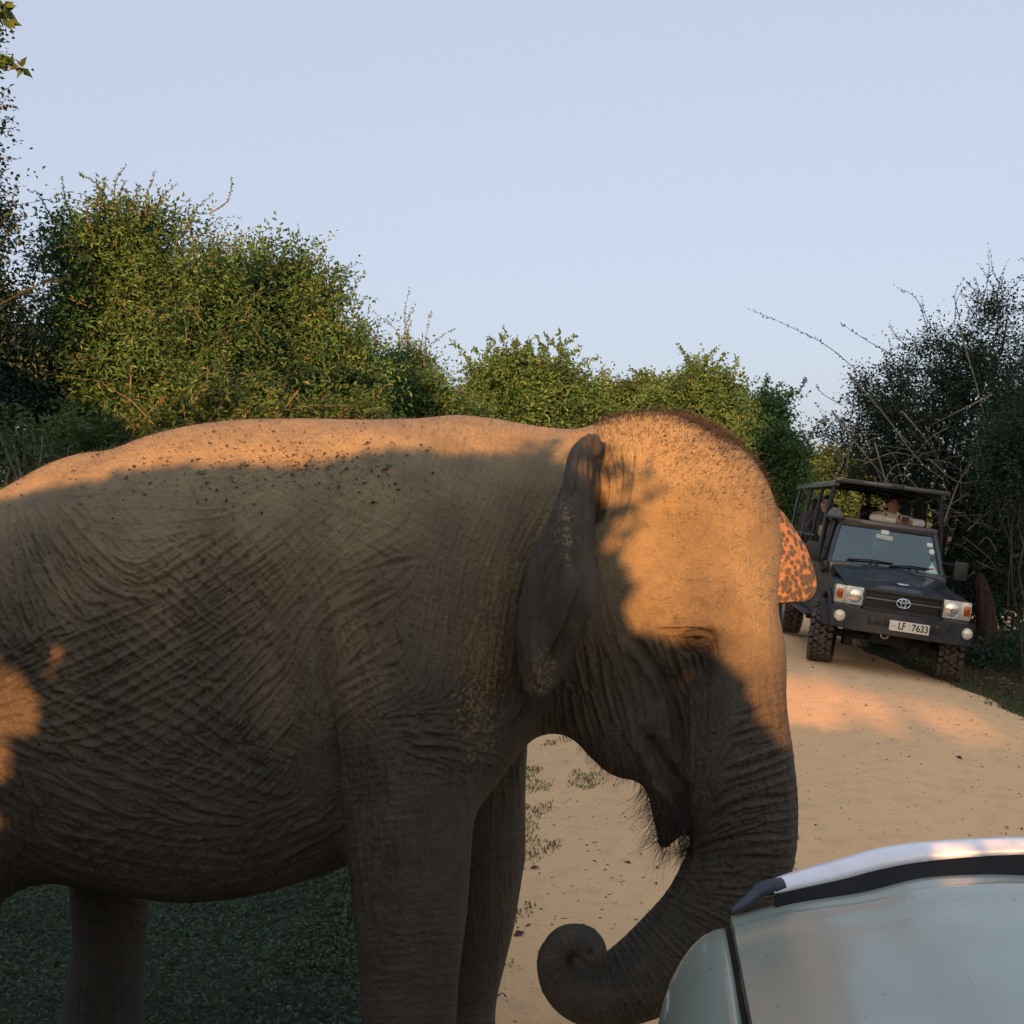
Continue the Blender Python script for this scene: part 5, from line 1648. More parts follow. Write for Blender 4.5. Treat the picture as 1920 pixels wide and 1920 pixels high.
def limbs(base, targets, rg, r0=.09, n=22, wander=.25):
    """branching limbs from the foot of the plant to points in its crown"""
    paths, rad = [], []
    idx = rg.choice(len(targets), min(n, len(targets)), replace=False)
    for q in idx:
        e = targets[q]
        b = np.array(base) + np.append(rg.normal(size=2) * r0 * 1.2, 0)
        k = 7
        s = np.linspace(0, 1, k)[:, None]
        ctrl = (b + e) / 2 + np.array([0, 0, .25 * np.linalg.norm(e - b)]) * .6
        P = (1 - s)**2 * b + 2 * s * (1 - s) * ctrl + s * s * e
        P[1:-1] += rg.normal(size=(k - 2, 3)) * wander * .25
        paths.append(P)
        rad.append(np.linspace(r0 * rg.uniform(.35, 1.0), .007, k))
    return paths, rad


def shoot(P, leaf, rg, spacing=.05, wide=.5, nodes=40, dens=2, start=.25):
    """leaves along one long shoot"""
    P = np.asarray(P, float)
    tt = np.linspace(0, len(P) - 1, nodes)
    Q = np.stack([interp_s(tt, np.arange(len(P)), P[:, k]) for k in range(3)], 1)
    T = unit(np.gradient(Q, axis=0))
    L = np.linalg.norm(np.diff(Q, axis=0), axis=1).sum()
    m = max(4, int(L / spacing)) * dens
    j = (start + (1 - start) * rg.random(m)) * (nodes - 1.01)
    i = j.astype(int)
    B = Q[i] + (Q[i + 1] - Q[i]) * (j - i)[:, None]
    D = unit(T[i] * .5 + rg.normal(size=(m, 3)) * .75)
    LL = rg.uniform(*leaf, m)
    V, F3 = leaves_np(B, D, unit(rg.normal(size=(m, 3)) + np.array([0, 0, 1])), LL, LL * wide)
    return Q, V, F3, rg.uniform(.2, .8, m), rg.random(m)


def plant(name, label, cat, blobs, nclump, leafm, barkm, seed, base=None, group=None, r0=.09, nl=22, shoots=(), shoot_leaf=(.03, .045), shoots_auto=0, slen=(.4, .8), trunk_name='trunk', sh_dens=2, **kw):
    rg = np.random.default_rng(seed)
    bl = np.array(blobs, float)
    if base is None:
        b = bl[:, :2].mean(0)
        base = (b[0], b[1], float(ground_z(b[0], b[1])) - .03)
    root = empty(name, base)
    tag(root, label, cat, group)
    inv = np.array(base)
    C, tp, tr, V, T, tint, dry = grow(blobs, nclump, rg, **kw)
    lp, lr = limbs(base, C, rg, r0, nl)
    Vs, Ts, ti, dr, off = [V], [T], [tint], [dry], len(V)
    sp, sr = [], []
    todo = [np.asarray(s, float) for s in shoots]
    if shoots_auto:
        top = C[np.argsort(-(C[:, 2] + rg.normal(size=len(C)) * .35))[:max(shoots_auto * 3, 1)]]
        for c in top[rg.choice(len(top), shoots_auto, replace=False)]:
            d = unit(np.array([rg.normal() * .5, rg.normal() * .5, 1.0]))
            L = rg.uniform(*slen)
            e = c + d * L
            todo.append(np.stack([c, c + d * L * .5 + rg.normal(size=3) * .03, e + np.array([rg.normal() * .12, rg.normal() * .1, -.04]) * L]))
    for s in todo:
        Q, v, f, a, b2 = shoot(s, shoot_leaf, rg, dens=sh_dens)
        Vs.append(v); Ts.append(f + off); off += len(v); ti.append(a); dr.append(b2)
        sp.append(Q[::4]); L = len(Q[::4]); sr.append(np.linspace(.008, .002, L))
    V = np.concatenate(Vs); T = np.concatenate(Ts)
    mesh_np('crown', V - inv, T, leafm, root, False, {'tint': ('FLOAT', np.repeat(np.concatenate(ti), 4)), 'dry': ('FLOAT', np.repeat(np.concatenate(dr), 4))})
    v, f = tubes_np(lp + sp, lr + sr, 5)
    mesh_np(trunk_name, v - inv, f, barkm, root, True)
    v, f = tubes_np(tp, tr, 3)
    o = mesh_np('twig', v - inv, f, barkm, root, True)
    o['kind'] = 'stuff'
    return root


def B(px, py, Y, rx, ry, dy=None, w=1.0):
    """blob from photo pixels at depth Y (radii in px; depth radius in metres)"""
    p = at(px, py, Y)
    a, b = rx / F * Y, ry / F * Y
    return (p[0], p[1], p[2], a, dy if dy else (a + b) / 2, b, w)


def S(Y, *pts):
    return [at(x, y, Y) for x, y in pts]


LEAF_OLIVE = leaf_mat('leaf_olive', (0.020, 0.068, 0.024), (0.092, 0.205, 0.062), (0.20, 0.12, 0.035), .07)
LEAF_GREEN = leaf_mat('leaf_green', (0.025, 0.060, 0.016), (0.085, 0.150, 0.030), (0.16, 0.13, 0.03), .06)
LEAF_MID = leaf_mat('leaf_mid', (0.024, 0.072, 0.028), (0.098, 0.205, 0.062), (0.15, 0.14, 0.03), .05)
LEAF_FAR = leaf_mat('leaf_far', (0.030, 0.062, 0.022), (0.085, 0.150, 0.040), (0.16, 0.12, 0.03), .08)
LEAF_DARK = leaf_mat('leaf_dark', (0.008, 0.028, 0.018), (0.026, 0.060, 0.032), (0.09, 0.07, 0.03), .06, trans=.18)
LEAF_YEL = leaf_mat('leaf_yellow', (0.065, 0.075, 0.015), (0.20, 0.18, 0.045), (0.22, 0.13, 0.05), .15)
BARK = bark_mat('bark', (0.10, 0.075, 0.05), (0.20, 0.155, 0.11))
BARK_PALE = bark_mat('bark_pale', (0.11, 0.09, 0.065), (0.24, 0.20, 0.15))
BARK_DARK = bark_mat('bark_dark', (0.035, 0.027, 0.02), (0.085, 0.065, 0.05))

# left: tall olive shrub, round shrub, low shrubs between, dark tree at the side
plant('thorn_shrub', 'tall olive-green shrub with feathery sprays at its top, rising behind the elephant\'s rump', 'shrub',
      [B(215, 560, 9.4, 135, 150), B(150, 690, 9.3, 170, 160), B(330, 600, 9.3, 120, 135), B(250, 460, 9.5, 125, 80, .6, .9), B(405, 560, 9.4, 85, 85, .6), B(130, 470, 9.5, 60, 70, .4, .5), B(300, 760, 9.2, 190, 140), B(170, 860, 9.2, 200, 140), B(380, 700, 9.0, 110, 120)],
      3200, LEAF_OLIVE, BARK, 21, shoots_auto=60, slen=(.25, .5), leaf=(.040, .066), per=9, wide=.45, shoot_leaf=(.022, .034), sh_dens=5, r0=.05, nl=30)
plant('round_shrub', 'broad rounded olive shrub standing between the feathery shrub and the low yellow scrub', 'shrub',
      [B(540, 605, 10.2, 120, 110), B(480, 540, 10.3, 60, 45, .5, .6), B(570, 535, 10.3, 60, 45, .5, .6), B(620, 700, 10.2, 105, 110), B(470, 640, 10.4, 105, 135), B(560, 760, 10.0, 160, 120), B(660, 760, 10.0, 90, 90)],
      2500, LEAF_OLIVE, BARK, 22, shoots_auto=14, slen=(.2, .45), leaf=(.042, .066), per=9, wide=.48, shoot_leaf=(.03, .045), r0=.07, nl=28)
plant('leafy_shrub', 'bright leafy low shrub with drooping fern-like sprays just above the elephant\'s back', 'shrub',
      [B(330, 800, 7.6, 110, 60, .4), B(540, 790, 7.8, 120, 60, .4), B(680, 780, 8.2, 60, 45, .4), B(180, 850, 7.6, 110, 70, .4), B(430, 740, 7.9, 60, 40, .3, .5)],
      300, LEAF_GREEN, BARK, 23, leaf=(.045, .07), per=11, wide=.42, tl=(.35, .6), up=.15, droop=.45, r0=.04, nl=16)
plant('low_scrub', 'thin yellowish low scrub in the gap beside the round shrub', 'shrub',
      [B(745, 740, 12.5, 60, 70), B(800, 760, 12.5, 60, 60), B(770, 690, 13, 40, 45, .5, .5), B(850, 780, 12.8, 60, 40)],
      900, LEAF_OLIVE, BARK, 24, shoots_auto=16, slen=(.4, .9), leaf=(.04, .06), per=8, r0=.04, nl=14)
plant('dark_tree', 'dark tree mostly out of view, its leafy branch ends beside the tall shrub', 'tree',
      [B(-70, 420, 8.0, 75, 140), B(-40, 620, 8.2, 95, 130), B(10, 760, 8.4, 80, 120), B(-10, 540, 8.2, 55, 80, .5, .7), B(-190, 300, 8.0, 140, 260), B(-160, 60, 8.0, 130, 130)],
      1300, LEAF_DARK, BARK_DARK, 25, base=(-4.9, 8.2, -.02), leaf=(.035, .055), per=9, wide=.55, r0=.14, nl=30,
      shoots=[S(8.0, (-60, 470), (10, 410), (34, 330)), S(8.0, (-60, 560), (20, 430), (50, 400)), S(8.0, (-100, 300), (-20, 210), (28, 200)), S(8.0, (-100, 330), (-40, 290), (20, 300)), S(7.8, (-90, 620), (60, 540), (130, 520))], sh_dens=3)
plant('overhanging_branch', 'large-leaved green branch tips poking in against the sky above the dark tree', 'tree',
      [B(-110, 60, 4.6, 70, 60, .2), B(-90, 140, 4.6, 60, 40, .2), B(-160, 250, 4.7, 60, 200, .3)],
      22, LEAF_GREEN, BARK, 26, base=(-3.6, 4.7, 0), leaf=(.05, .08), per=8, wide=.38, tl=(.2, .3), r0=.05, nl=8,
      shoots=[S(4.6, (-120, 60), (-20, 28), (14, 38)), S(4.6, (-120, 110), (-10, 116), (46, 128)), S(4.6, (-100, 20), (-10, 8), (12, 20))], shoot_leaf=(.045, .07), sh_dens=4)
plant('bare_sapling', 'spindly young shrub with pale bare twigs beside the elephant\'s rump', 'shrub',
      [B(40, 820, 6.4, 40, 50, .25), B(20, 880, 6.4, 40, 40, .25)], 46, LEAF_GREEN, BARK_PALE, 27, leaf=(.03, .045), per=7, r0=.018, nl=14, tl=(.15, .3), shoots=[S(6.3, (30, 980), (45, 850), (38, 760)), S(6.3, (20, 980), (70, 880), (80, 800))])

# middle distance trees
plant('mid_tree', 'rounded dark green tree with a feathery sprig on top, beyond the elephant\'s neck', 'tree',
      [B(950, 715, 19, 70, 55), B(1030, 735, 19, 75, 60), B(900, 750, 19, 55, 45), B(1090, 760, 19, 50, 55), B(980, 790, 19, 130, 50)],
      1250, LEAF_MID, BARK, 31, leaf=(.075, .115), per=8, wide=.55, tl=(.4, .8), r0=.12, nl=26, shoots_auto=34, slen=(.4, 1.0), sh_dens=3, shoot_leaf=(.07, .11), group='trees beyond the track',
      shoots=[S(19, (1050, 700), (1050, 660), (1020, 628)), S(19, (1050, 700), (1055, 650), (1080, 628)), S(19, (1050, 690), (1050, 650), (1048, 620)), S(19, (1052, 700), (1070, 665), (1090, 650))])
plant('slender_tree', 'hazy pale green tree behind the gap between the two rounded trees', 'tree',
      [B(1140, 760, 32, 50, 45), B(1195, 745, 32, 45, 40), B(1240, 760, 32, 60, 45), B(1110, 790, 32, 60, 40)], 900, LEAF_FAR, BARK, 32, leaf=(.10, .15), per=7, wide=.6, tl=(.5, .9), r0=.1, nl=14, group='trees beyond the track')
plant('far_tree', 'bright green bushy tree beyond the elephant\'s crown', 'tree',
      [B(1310, 745, 27, 62, 55), B(1250, 765, 27, 55, 45), B(1360, 770, 27, 50, 60), B(1310, 830, 27, 110, 60)], 1100, LEAF_MID, BARK, 33, leaf=(.085, .13), per=8, wide=.6, tl=(.45, .85), r0=.12, nl=20, shoots_auto=26, slen=(.4, 1.0), sh_dens=3, shoot_leaf=(.08, .12), group='trees beyond the track')
plant('near_gap_tree', 'bright green bushy tree standing by the end of the track, left of the jeep roof', 'tree',
      [B(1440, 775, 23, 42, 40), B(1420, 850, 23, 62, 75), B(1465, 880, 23, 50, 80), B(1450, 960, 23, 55, 60), B(1400, 920, 23, 60, 80)], 1200, LEAF_MID, BARK, 34, leaf=(.075, .115), per=8, wide=.6, tl=(.4, .75), r0=.12, nl=22, shoots_auto=26, slen=(.4, .9), sh_dens=3, shoot_leaf=(.07, .11), group='trees beyond the track')
plant('distant_tree', 'far hazy blue-green tree at the end of the track behind the jeep roof', 'tree',
      [B(1540, 890, 58, 55, 45), B(1600, 900, 60, 60, 50), B(1500, 930, 62, 50, 40), B(1560, 960, 56, 90, 35)], 800, LEAF_FAR, BARK, 35, leaf=(.18, .26), per=7, wide=.65, tl=(.9, 1.6), r0=.2, nl=12, group='trees beyond the track')

# right: dark thicket behind the jeep
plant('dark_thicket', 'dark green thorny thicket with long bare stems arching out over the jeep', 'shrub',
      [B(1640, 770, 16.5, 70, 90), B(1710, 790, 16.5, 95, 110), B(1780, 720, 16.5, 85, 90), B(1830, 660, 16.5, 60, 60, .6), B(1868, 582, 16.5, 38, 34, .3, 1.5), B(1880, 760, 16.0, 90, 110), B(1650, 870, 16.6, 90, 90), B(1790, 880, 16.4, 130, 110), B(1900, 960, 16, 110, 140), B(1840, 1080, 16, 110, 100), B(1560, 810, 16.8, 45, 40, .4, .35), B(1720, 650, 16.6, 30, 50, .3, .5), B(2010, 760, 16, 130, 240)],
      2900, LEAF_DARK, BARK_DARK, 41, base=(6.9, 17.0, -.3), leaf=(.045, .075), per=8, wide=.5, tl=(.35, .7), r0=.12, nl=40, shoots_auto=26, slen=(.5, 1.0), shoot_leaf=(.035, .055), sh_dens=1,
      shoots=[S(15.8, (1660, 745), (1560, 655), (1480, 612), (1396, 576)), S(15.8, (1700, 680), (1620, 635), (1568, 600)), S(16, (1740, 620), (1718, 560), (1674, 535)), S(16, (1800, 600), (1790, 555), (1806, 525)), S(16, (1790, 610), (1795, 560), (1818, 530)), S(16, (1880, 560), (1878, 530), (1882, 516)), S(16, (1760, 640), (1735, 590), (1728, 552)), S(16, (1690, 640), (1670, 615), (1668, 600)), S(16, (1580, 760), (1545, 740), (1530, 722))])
plant('verge_shrub', 'leafy green shrub at the verge spilling towards the dark thicket', 'shrub',
      [B(1890, 830, 13.4, 60, 60, .5), B(1910, 900, 13.4, 60, 70, .5), B(1960, 780, 13.4, 80, 100, .6)], 480, LEAF_DARK, BARK_DARK, 42, leaf=(.04, .06), per=9, tl=(.3, .5), r0=.018, nl=5)

# pale bare stems tangled in the thicket
rg = np.random.default_rng(5)
rt = empty('leafless_shrub', (6.2, 15.2, -.3))
tag(rt, 'pale leafless stems tangled in front of the dark thicket', 'shrub')
paths, rad = [], []
man = [[(1590, 700), (1660, 780), (1720, 860), (1770, 900)], [(1600, 800), (1590, 860), (1585, 900)], [(1690, 770), (1740, 830), (1768, 888)], [(1640, 830), (1660, 900), (1680, 960)], [(1800, 620), (1830, 720), (1850, 800)], [(1740, 860), (1800, 905), (1870, 890)], [(1770, 980), (1800, 900), (1840, 850)], [(1560, 770), (1620, 850), (1690, 930)], [(1860, 740), (1800, 770), (1740, 800)]]
for m_ in man:
    P = np.array([at(x, y, 15.2 + rg.uniform(-.3, .3)) for x, y in m_])
    tt = np.linspace(0, len(P) - 1, 14)
    paths.append(np.stack([interp_s(tt, np.arange(len(P)), P[:, k]) for k in range(3)], 1)); rad.append(np.linspace(.016, .005, 14))
for k in range(75):
    x, y = rg.uniform(1575, 1920), rg.uniform(800, 1080)
    a = at(x, y, rg.uniform(14.9, 15.5))
    d = unit(np.array([rg.normal() * .8, rg.normal() * .2, rg.normal() * .5 - .2])) * rg.uniform(.3, 1.0)
    P = np.stack([a, a + d * .5 + rg.normal(size=3) * .06, a + d + np.array([0, 0, -.15])])
    tt = np.linspace(0, 2, 8)
    paths.append(np.stack([interp_s(tt, np.arange(3), P[:, q]) for q in range(3)], 1)); rad.append(np.linspace(.008, .003, 8) * rg.uniform(.6, 1.4))
v, f = tubes_np(paths, rad, 5)
o = mesh_np('stem', v - np.array(rt.location), f, BARK_PALE, rt, True)
o['kind'] = 'stuff'

# low growth under and beyond the elephant
_rp = np.random.default_rng(77)
_pk = [(_rp.normal(size=2) * s_, _rp.uniform(0, 6.28), 1 / (1 + s_ / 4)) for s_ in (3, 3, 4, 5, 6, 8, 10, 13, 16, 20, 24)]


def patch(x, y):
    """irregular patches between about -1 and 1"""
    return sum(a * np.sin(k[0] * x + k[1] * y + p) for k, p, a in _pk) / 1.6


def cover(name, label, cat, region, n, lmat, seed, leaf=(.018, .034), h=.11, wide=.55, keep=None):
    rg = np.random.default_rng(seed)
    x = rg.uniform(region[0], region[1], n); y = rg.uniform(region[2], region[3], n)
    k = keep(x, y, rg) if keep else np.ones(n, bool)
    x, y = x[k], y[k]
    n = len(x)
    clump = .5 + .5 * np.sin(x * 3.1 + 1.3 * np.sin(y * 2.3)) * np.sin(y * 3.7 + x)
    z = ground_z(x, y) - .01 + rg.random(n)**.8 * h * (.45 + .75 * clump)
    D = unit(np.stack([rg.normal(size=n), rg.normal(size=n), rg.normal(size=n) * .35 + .15], 1))
    N = unit(np.stack([rg.normal(size=n) * .35, rg.normal(size=n) * .35, np.ones(n)], 1))
    L = rg.uniform(*leaf, n)
    V, T = leaves_np(np.stack([x, y, z], 1), D, N, L, L * wide * rg.uniform(.7, 1.2, n), .15)
    tint = np.clip(rg.normal(.45, .22, n) + .2 * clump, 0, 1)
    o = mesh_np(name, V, T, lmat, None, False, {'tint': ('FLOAT', np.repeat(tint, 4)), 'dry': ('FLOAT', np.repeat(rg.random(n), 4))})
    return tag(o, label, cat, kind='stuff')


def blades(name, label, n, region, seed, lmat, keep, h=(.04, .11), w=.004, lean=.6):
    rg = np.random.default_rng(seed)
    x = rg.uniform(region[0], region[1], n); y = rg.uniform(region[2], region[3], n)
    k = keep(x, y, rg)
    x, y = x[k], y[k]; n = len(x)
    b = np.stack([x, y, ground_z(x, y) - .012], 1)
    D = unit(np.stack([rg.normal(size=n) * lean, rg.normal(size=n) * lean, np.ones(n)], 1))
    L = rg.uniform(*h, n)
    V, T = leaves_np(b, D, unit(rg.normal(size=(n, 3))), L, np.full(n, w) * rg.uniform(.7, 1.5, n), .1)
    o = mesh_np(name, V, T, lmat, None, False, {'tint': ('FLOAT', np.repeat(rg.random(n), 4)), 'dry': ('FLOAT', np.repeat(rg.random(n), 4))})
    return tag(o, label, 'grass', kind='stuff')


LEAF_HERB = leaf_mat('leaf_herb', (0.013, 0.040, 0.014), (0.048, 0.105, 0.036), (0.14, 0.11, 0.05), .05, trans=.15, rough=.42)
LEAF_GRASS = leaf_mat('leaf_grass', (0.060, 0.095, 0.030), (0.15, 0.19, 0.065), (0.24, 0.19, 0.09), .25, trans=.2)
LEAF_VERGE = leaf_mat('leaf_verge', (0.030, 0.050, 0.018), (0.085, 0.105, 0.035), (0.17, 0.12, 0.06), .25, trans=.15)
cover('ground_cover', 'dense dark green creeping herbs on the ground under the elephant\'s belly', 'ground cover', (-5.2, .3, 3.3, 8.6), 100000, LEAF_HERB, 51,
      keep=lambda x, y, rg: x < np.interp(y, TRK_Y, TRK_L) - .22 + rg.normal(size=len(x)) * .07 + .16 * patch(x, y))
blades('verge_grass', 'short green grass creeping onto the sand behind the elephant\'s forelegs', 60000, (-1.0, .75, 4.4, 10.5), 52, LEAF_GRASS,
       lambda x, y, rg: (x < np.interp(y, TRK_Y, TRK_L) + .12 + .30 * patch(x, y)) & (patch(x * 2, y * 2) > -.1), h=(.015, .05), w=.008)
blades('roadside_grass', 'dark short grass on the verge beside the jeep', 60000, (4.7, 9.5, 8.5, 17.5), 53, LEAF_VERGE,
       lambda x, y, rg: (x > track_r(y) - .08 + rg.normal(size=len(x)) * .10) & ((patch(x * .6, y * .6) > -.55) | (rg.random(len(x)) < .3)), h=(.03, .09), w=.009)

# undergrowth below the trees and the wood far behind
def thick(name, label, n, box, leaf, seed, lmat, top, keep=None):
    rg = np.random.default_rng(seed)
    x = rg.uniform(box[0], box[1], n); y = rg.uniform(box[2], box[3], n)
    if keep is not None:
        k = keep(x, y); x, y = x[k], y[k]
    n = len(x)
    z = ground_z(x, y) + rg.random(n)**.85 * top(x, y)
    L = rg.uniform(*leaf, n)
    V, T = leaves_np(np.stack([x, y, z], 1), unit(rg.normal(size=(n, 3)) + np.array([0, 0, .3])), unit(rg.normal(size=(n, 3)) + np.array([0, -.5, .6])), L, L * rg.uniform(.4, .7, n), .2)
    o = mesh_np(name, V, T, lmat, None, False, {'tint': ('FLOAT', np.repeat(np.clip(rg.normal(.4, .25, n), 0, 1), 4)), 'dry': ('FLOAT', np.repeat(rg.random(n), 4))})
    return tag(o, label, 'undergrowth', kind='stuff')


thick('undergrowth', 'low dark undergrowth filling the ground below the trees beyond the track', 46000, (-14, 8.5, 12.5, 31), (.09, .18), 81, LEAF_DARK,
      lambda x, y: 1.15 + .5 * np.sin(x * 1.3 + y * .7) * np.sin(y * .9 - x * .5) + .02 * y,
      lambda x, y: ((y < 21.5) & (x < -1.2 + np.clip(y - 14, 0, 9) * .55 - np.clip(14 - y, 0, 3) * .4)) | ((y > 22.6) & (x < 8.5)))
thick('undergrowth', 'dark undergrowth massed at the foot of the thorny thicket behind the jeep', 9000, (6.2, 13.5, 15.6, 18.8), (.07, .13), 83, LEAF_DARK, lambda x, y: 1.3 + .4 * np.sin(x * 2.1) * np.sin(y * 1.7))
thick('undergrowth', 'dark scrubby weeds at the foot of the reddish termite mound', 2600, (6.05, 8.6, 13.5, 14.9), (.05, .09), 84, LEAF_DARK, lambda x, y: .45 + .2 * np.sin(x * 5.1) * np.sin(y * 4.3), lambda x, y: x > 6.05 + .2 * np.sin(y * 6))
thick('distant_wood', 'hazy line of distant woodland behind all the trees', 20000, (-110, 130, 66, 90), (.55, 1.0), 82, LEAF_FAR, lambda x, y: 3.4 + .8 * np.sin(x * .31) * np.sin(x * .13 + 1) + .4 * np.sin(x * .9))

# crumbs, twigs and dry leaves on the sand
rg = np.random.default_rng(61)
n = 4600
y = 3.6 + rg.random(n)**1.5 * 10.5
x = track_l(y) + rg.random(n) * (track_r(y) - track_l(y))
dense = (x < 1.6) & (y < 8.5)
k = dense | (rg.random(n) < .5)
x, y = x[k], y[k]; n = len(x)
b = np.stack([x, y, ground_z(x, y) + .007], 1)
D = unit(np.stack([rg.normal(size=n), rg.normal(size=n), rg.normal(size=n) * .12], 1))
L = rg.uniform(.008, .030, n) * np.where(rg.random(n) < .08, 2.2, 1)
V, T = leaves_np(b, D, unit(np.stack([rg.normal(size=n) * .3, rg.normal(size=n) * .3, np.ones(n)], 1)), L, L * rg.uniform(.18, .7, n), .2)
tag(mesh_np('track_litter', V, T, litter_m.m, None, False, {'tint': ('FLOAT', np.repeat(rg.random(n), 4))}), 'crumbs of dung, twigs and dry leaves scattered on the sandy track', 'litter', kind='stuff')

# reddish termite mound beside the thicket
t = NT('mound_clay')
o = t.obj()
t.done(t.mix(t.noise(o, 6, 6, .7), (0.038, 0.018, 0.013), (0.085, 0.040, 0.027)), .95, t.bump(t.noise(o, 12, 6, .7), .08))
mb = at(1842, 1213, 15.0)
mz = float(ground_z(mb[0], mb[1])) - .04
ph, zz = np.meshgrid(np.linspace(0, 2 * np.pi, 29)[:-1], np.linspace(0, 1, 18))
rad = (.18 * (1 - zz**2.6)**.5 * (1 + .35 * (1 - zz)**4)) * (1 + .10 * np.sin(3 * ph + 5 * zz) + .07 * np.sin(7 * ph - 9 * zz))
Vm = np.stack([rad * np.cos(ph) * .75 + .05 * np.sin(4 * zz), rad * np.sin(ph), zz * 1.34], -1).reshape(-1, 3)
i = np.arange(17)[:, None] * 28; j = np.arange(28)[None, :]
Qm = np.stack([i + j, i + (j + 1) % 28, i + 28 + (j + 1) % 28, i + 28 + j], -1).reshape(-1, 4)
mo = mesh_np('termite_mound', Vm, Qm, MATS['mound_clay'])
mo.location = (mb[0], mb[1], mz)
tag(mo, 'reddish rounded termite mound at the foot of the dark thicket', 'mound')
# dry red leaves heaped on the verge beside the jeep wheel
n = 900
x = rg.normal(5.95, .45, n); y = rg.normal(13.4, .9, n)
b = np.stack([x, y, ground_z(x, y) + rg.random(n) * .05], 1)
V, T = leaves_np(b, unit(np.stack([rg.normal(size=n), rg.normal(size=n), rg.normal(size=n) * .3], 1)), unit(rg.normal(size=(n, 3)) * .4 + np.array([0, 0, 1])), rg.uniform(.04, .08, n), rg.uniform(.02, .04, n), .25)
redm = leaf_mat('leaf_dead', (0.075, 0.032, 0.018), (0.20, 0.10, 0.055), trans=.1)
tag(mesh_np('dead_leaves', V, T, redm, None, False, {'tint': ('FLOAT', np.repeat(rg.random(n), 4)), 'dry': ('FLOAT', np.zeros(4 * n))}), 'reddish brown dead leaves drifted on the verge beside the jeep', 'leaves', kind='stuff')
# ------------------------------------------------------------------ unseen leaf screens added behind the viewer to shape the shade
SA = SUN_AZ - math.pi
TAN = math.tan(SUN_EL)


def shade_coords(P):
    u = P[:, 0] * math.cos(SA) - P[:, 1] * math.sin(SA)
    v = P[:, 2] + TAN * (P[:, 0] * math.sin(SA) + P[:, 1] * math.cos(SA))
    return u, v


# top edge of the added low hedge as seen from the sun
HU_ = [-14, -7, -5.5, -4.6, -3.9, -3.3, -2.8, -2.4, -2.2, -2.0, -1.68, -1.2, -1.0, -.55, -.46, -.36, -.30, -.2, -.04, .06, .12, .2, .3, .5, .8, 1.2, 3.0]
HV_ = [6.0, 5.4, 4.5, 4.1, 3.7, 3.3, 2.85, 2.56, 2.51, 2.56, 2.64, 2.66, 2.70, 2.75, 2.74, 2.62, 2.24, 2.19, 2.16, 2.08, 1.96, 1.88, 1.85, 1.85, 1.86, 1.86, 1.6]


def shade_leaves(n, box, leaf, rg, keep):
    lo, hi = np.array(box[0]), np.array(box[1])
    P = lo + rg.random((n, 3)) * (hi - lo)
    u, v = shade_coords(P)
    kk = keep(u, v, P)
    P = P[kk]
    m = len(P)
    L = rg.uniform(*leaf, m)
    if leaf[1] < .22: L = np.minimum(L, .015 + np.clip(np.interp(u[kk], HU_, HV_) - v[kk], .045, 1))
    V, T = leaves_np(P, unit(rg.normal(size=(m, 3))), unit(rg.normal(size=(m, 3)) * .7 + np.array(SUN_DIR)), L, L * .7, .1)
    if leaf[1] < .22:                       # fine leafy tips along the top
        n2 = 70000
        Q = lo + rg.random((n2, 3)) * (hi - lo)
        u2 = Q[:, 0] * math.cos(SA) - Q[:, 1] * math.sin(SA)
        Q[:, 2] = np.interp(u2, HU_, HV_) - TAN * (Q[:, 0] * math.sin(SA) + Q[:, 1] * math.cos(SA)) - rg.random(n2)**1.5 * .16
        Q = Q[(u2 < .9) & (Q[:, 2] > .05) & (Q[:, 2] < hi[2]) & beside_car(Q)]
        m2 = len(Q)
        L2 = rg.uniform(.025, .045, m2)
        V2, T2 = leaves_np(Q, unit(rg.normal(size=(m2, 3))), unit(rg.normal(size=(m2, 3)) * .7 + np.array(SUN_DIR)), L2, L2 * .7, .1)
        T = np.concatenate([T, T2 + len(V)]); V = np.concatenate([V, V2]); m += m2
    return V, T, m


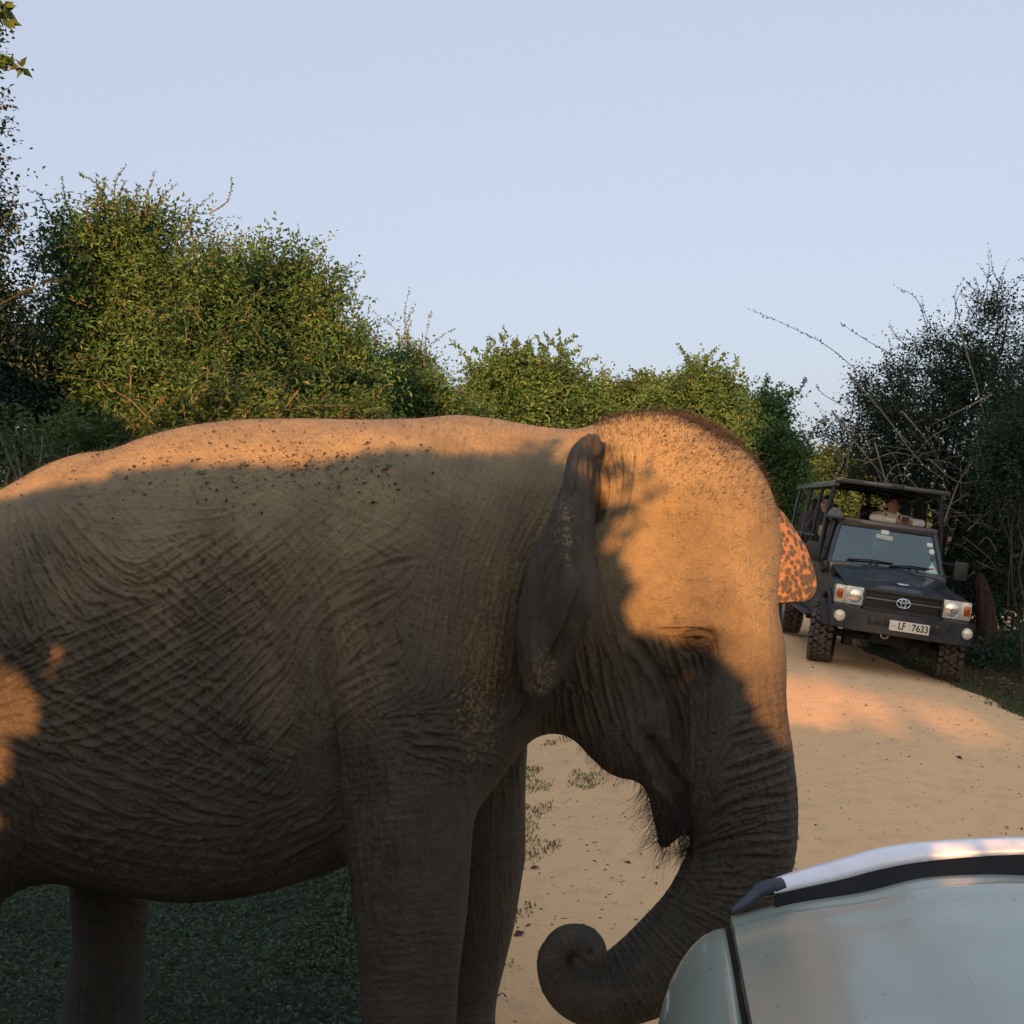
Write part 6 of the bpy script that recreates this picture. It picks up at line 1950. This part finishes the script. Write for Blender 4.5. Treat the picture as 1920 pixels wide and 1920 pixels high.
def shade_plant(name, label, boxes, n, leaf, seed, keep, base):
    rg = np.random.default_rng(seed)
    rt = empty(name, base)
    tag(rt, label, 'shrub' if 'hedge' in name else 'tree')
    V, T, m = shade_leaves(n, boxes, leaf, rg, keep)
    inv = np.array(base)
    mesh_np('crown', V - inv, T, LEAF_DARK, rt, False, {'tint': ('FLOAT', np.repeat(rg.random(m), 4)), 'dry': ('FLOAT', np.repeat(rg.random(m), 4))})
    tg = V[::4][rg.choice(m, 40, replace=False)]
    lp, lr = limbs(base, tg, rg, .12 if 'hedge' not in name else .05, 30)
    v, f = tubes_np(lp, lr, 5)
    mesh_np('trunk', v - inv, f, BARK_DARK, rt, True)


def beside_car(P):
    return ((P[:, 0] <= -.12) & (P[:, 1] > -3.4)) | ((P[:, 0] > -.12) & (P[:, 1] < -3.7))


def hedge_keep(u, v, P):
    r2 = np.random.default_rng(9)
    k = v < np.interp(u, HU_, HV_) + r2.normal(size=len(u)) * .006
    k |= (u > -.60) & (u < -.17 - .05 * np.sin(v * 40)) & (v > 2.50 + .25 * np.clip(-.42 - u, 0, 1)) & (v < 2.79 - (u + .42) * .25)      # spray added to cast a shadow beside the ear
    k &= ~((u < -1.72 + (v - 2.0) * .45) & (u > -2.9) & (v > 1.50) & (v < 2.15))      # gap that lets light on the haunch
    return k & beside_car(P)


shade_plant('hedge_bush', 'unseen hedge-like leaf screen added to cast the shade over the elephant', ((-10.5, -4.6, 0), (1.6, -2.5, 6.6)), 250000, (.16, .21), 71, hedge_keep, (-2.6, -3.0, 0))  # added out of view, outline cut to set the shadow line on the elephant


def tall_keep(u, v, P):
    # crown of the added tree; a slot cut through it lets one streak of sun reach the track
    k = (u > 1.0 + .2 * np.sin(v * 1.7)) & (u < 7.6) & (v < 9.2 + .5 * np.sin(u * 1.3))
    slot = (v > 1.73 + .03 * np.sin(u * 5)) & (v < 2.42 - (u - 1.3) * .20 + .04 * np.sin(u * 6)) & (u < 3.2)
    return k & ~slot


shade_plant('shade_screen_tree', 'unseen tall tree-like leaf screen added to shade the jeep and thicket', ((-7.0, -34.0, 0), (3.5, -31.0, 16.2)), 42000, (.30, .5), 72, tall_keep, (-2.2, -32.5, 0))  # added out of view to keep sun off the jeep and thicket
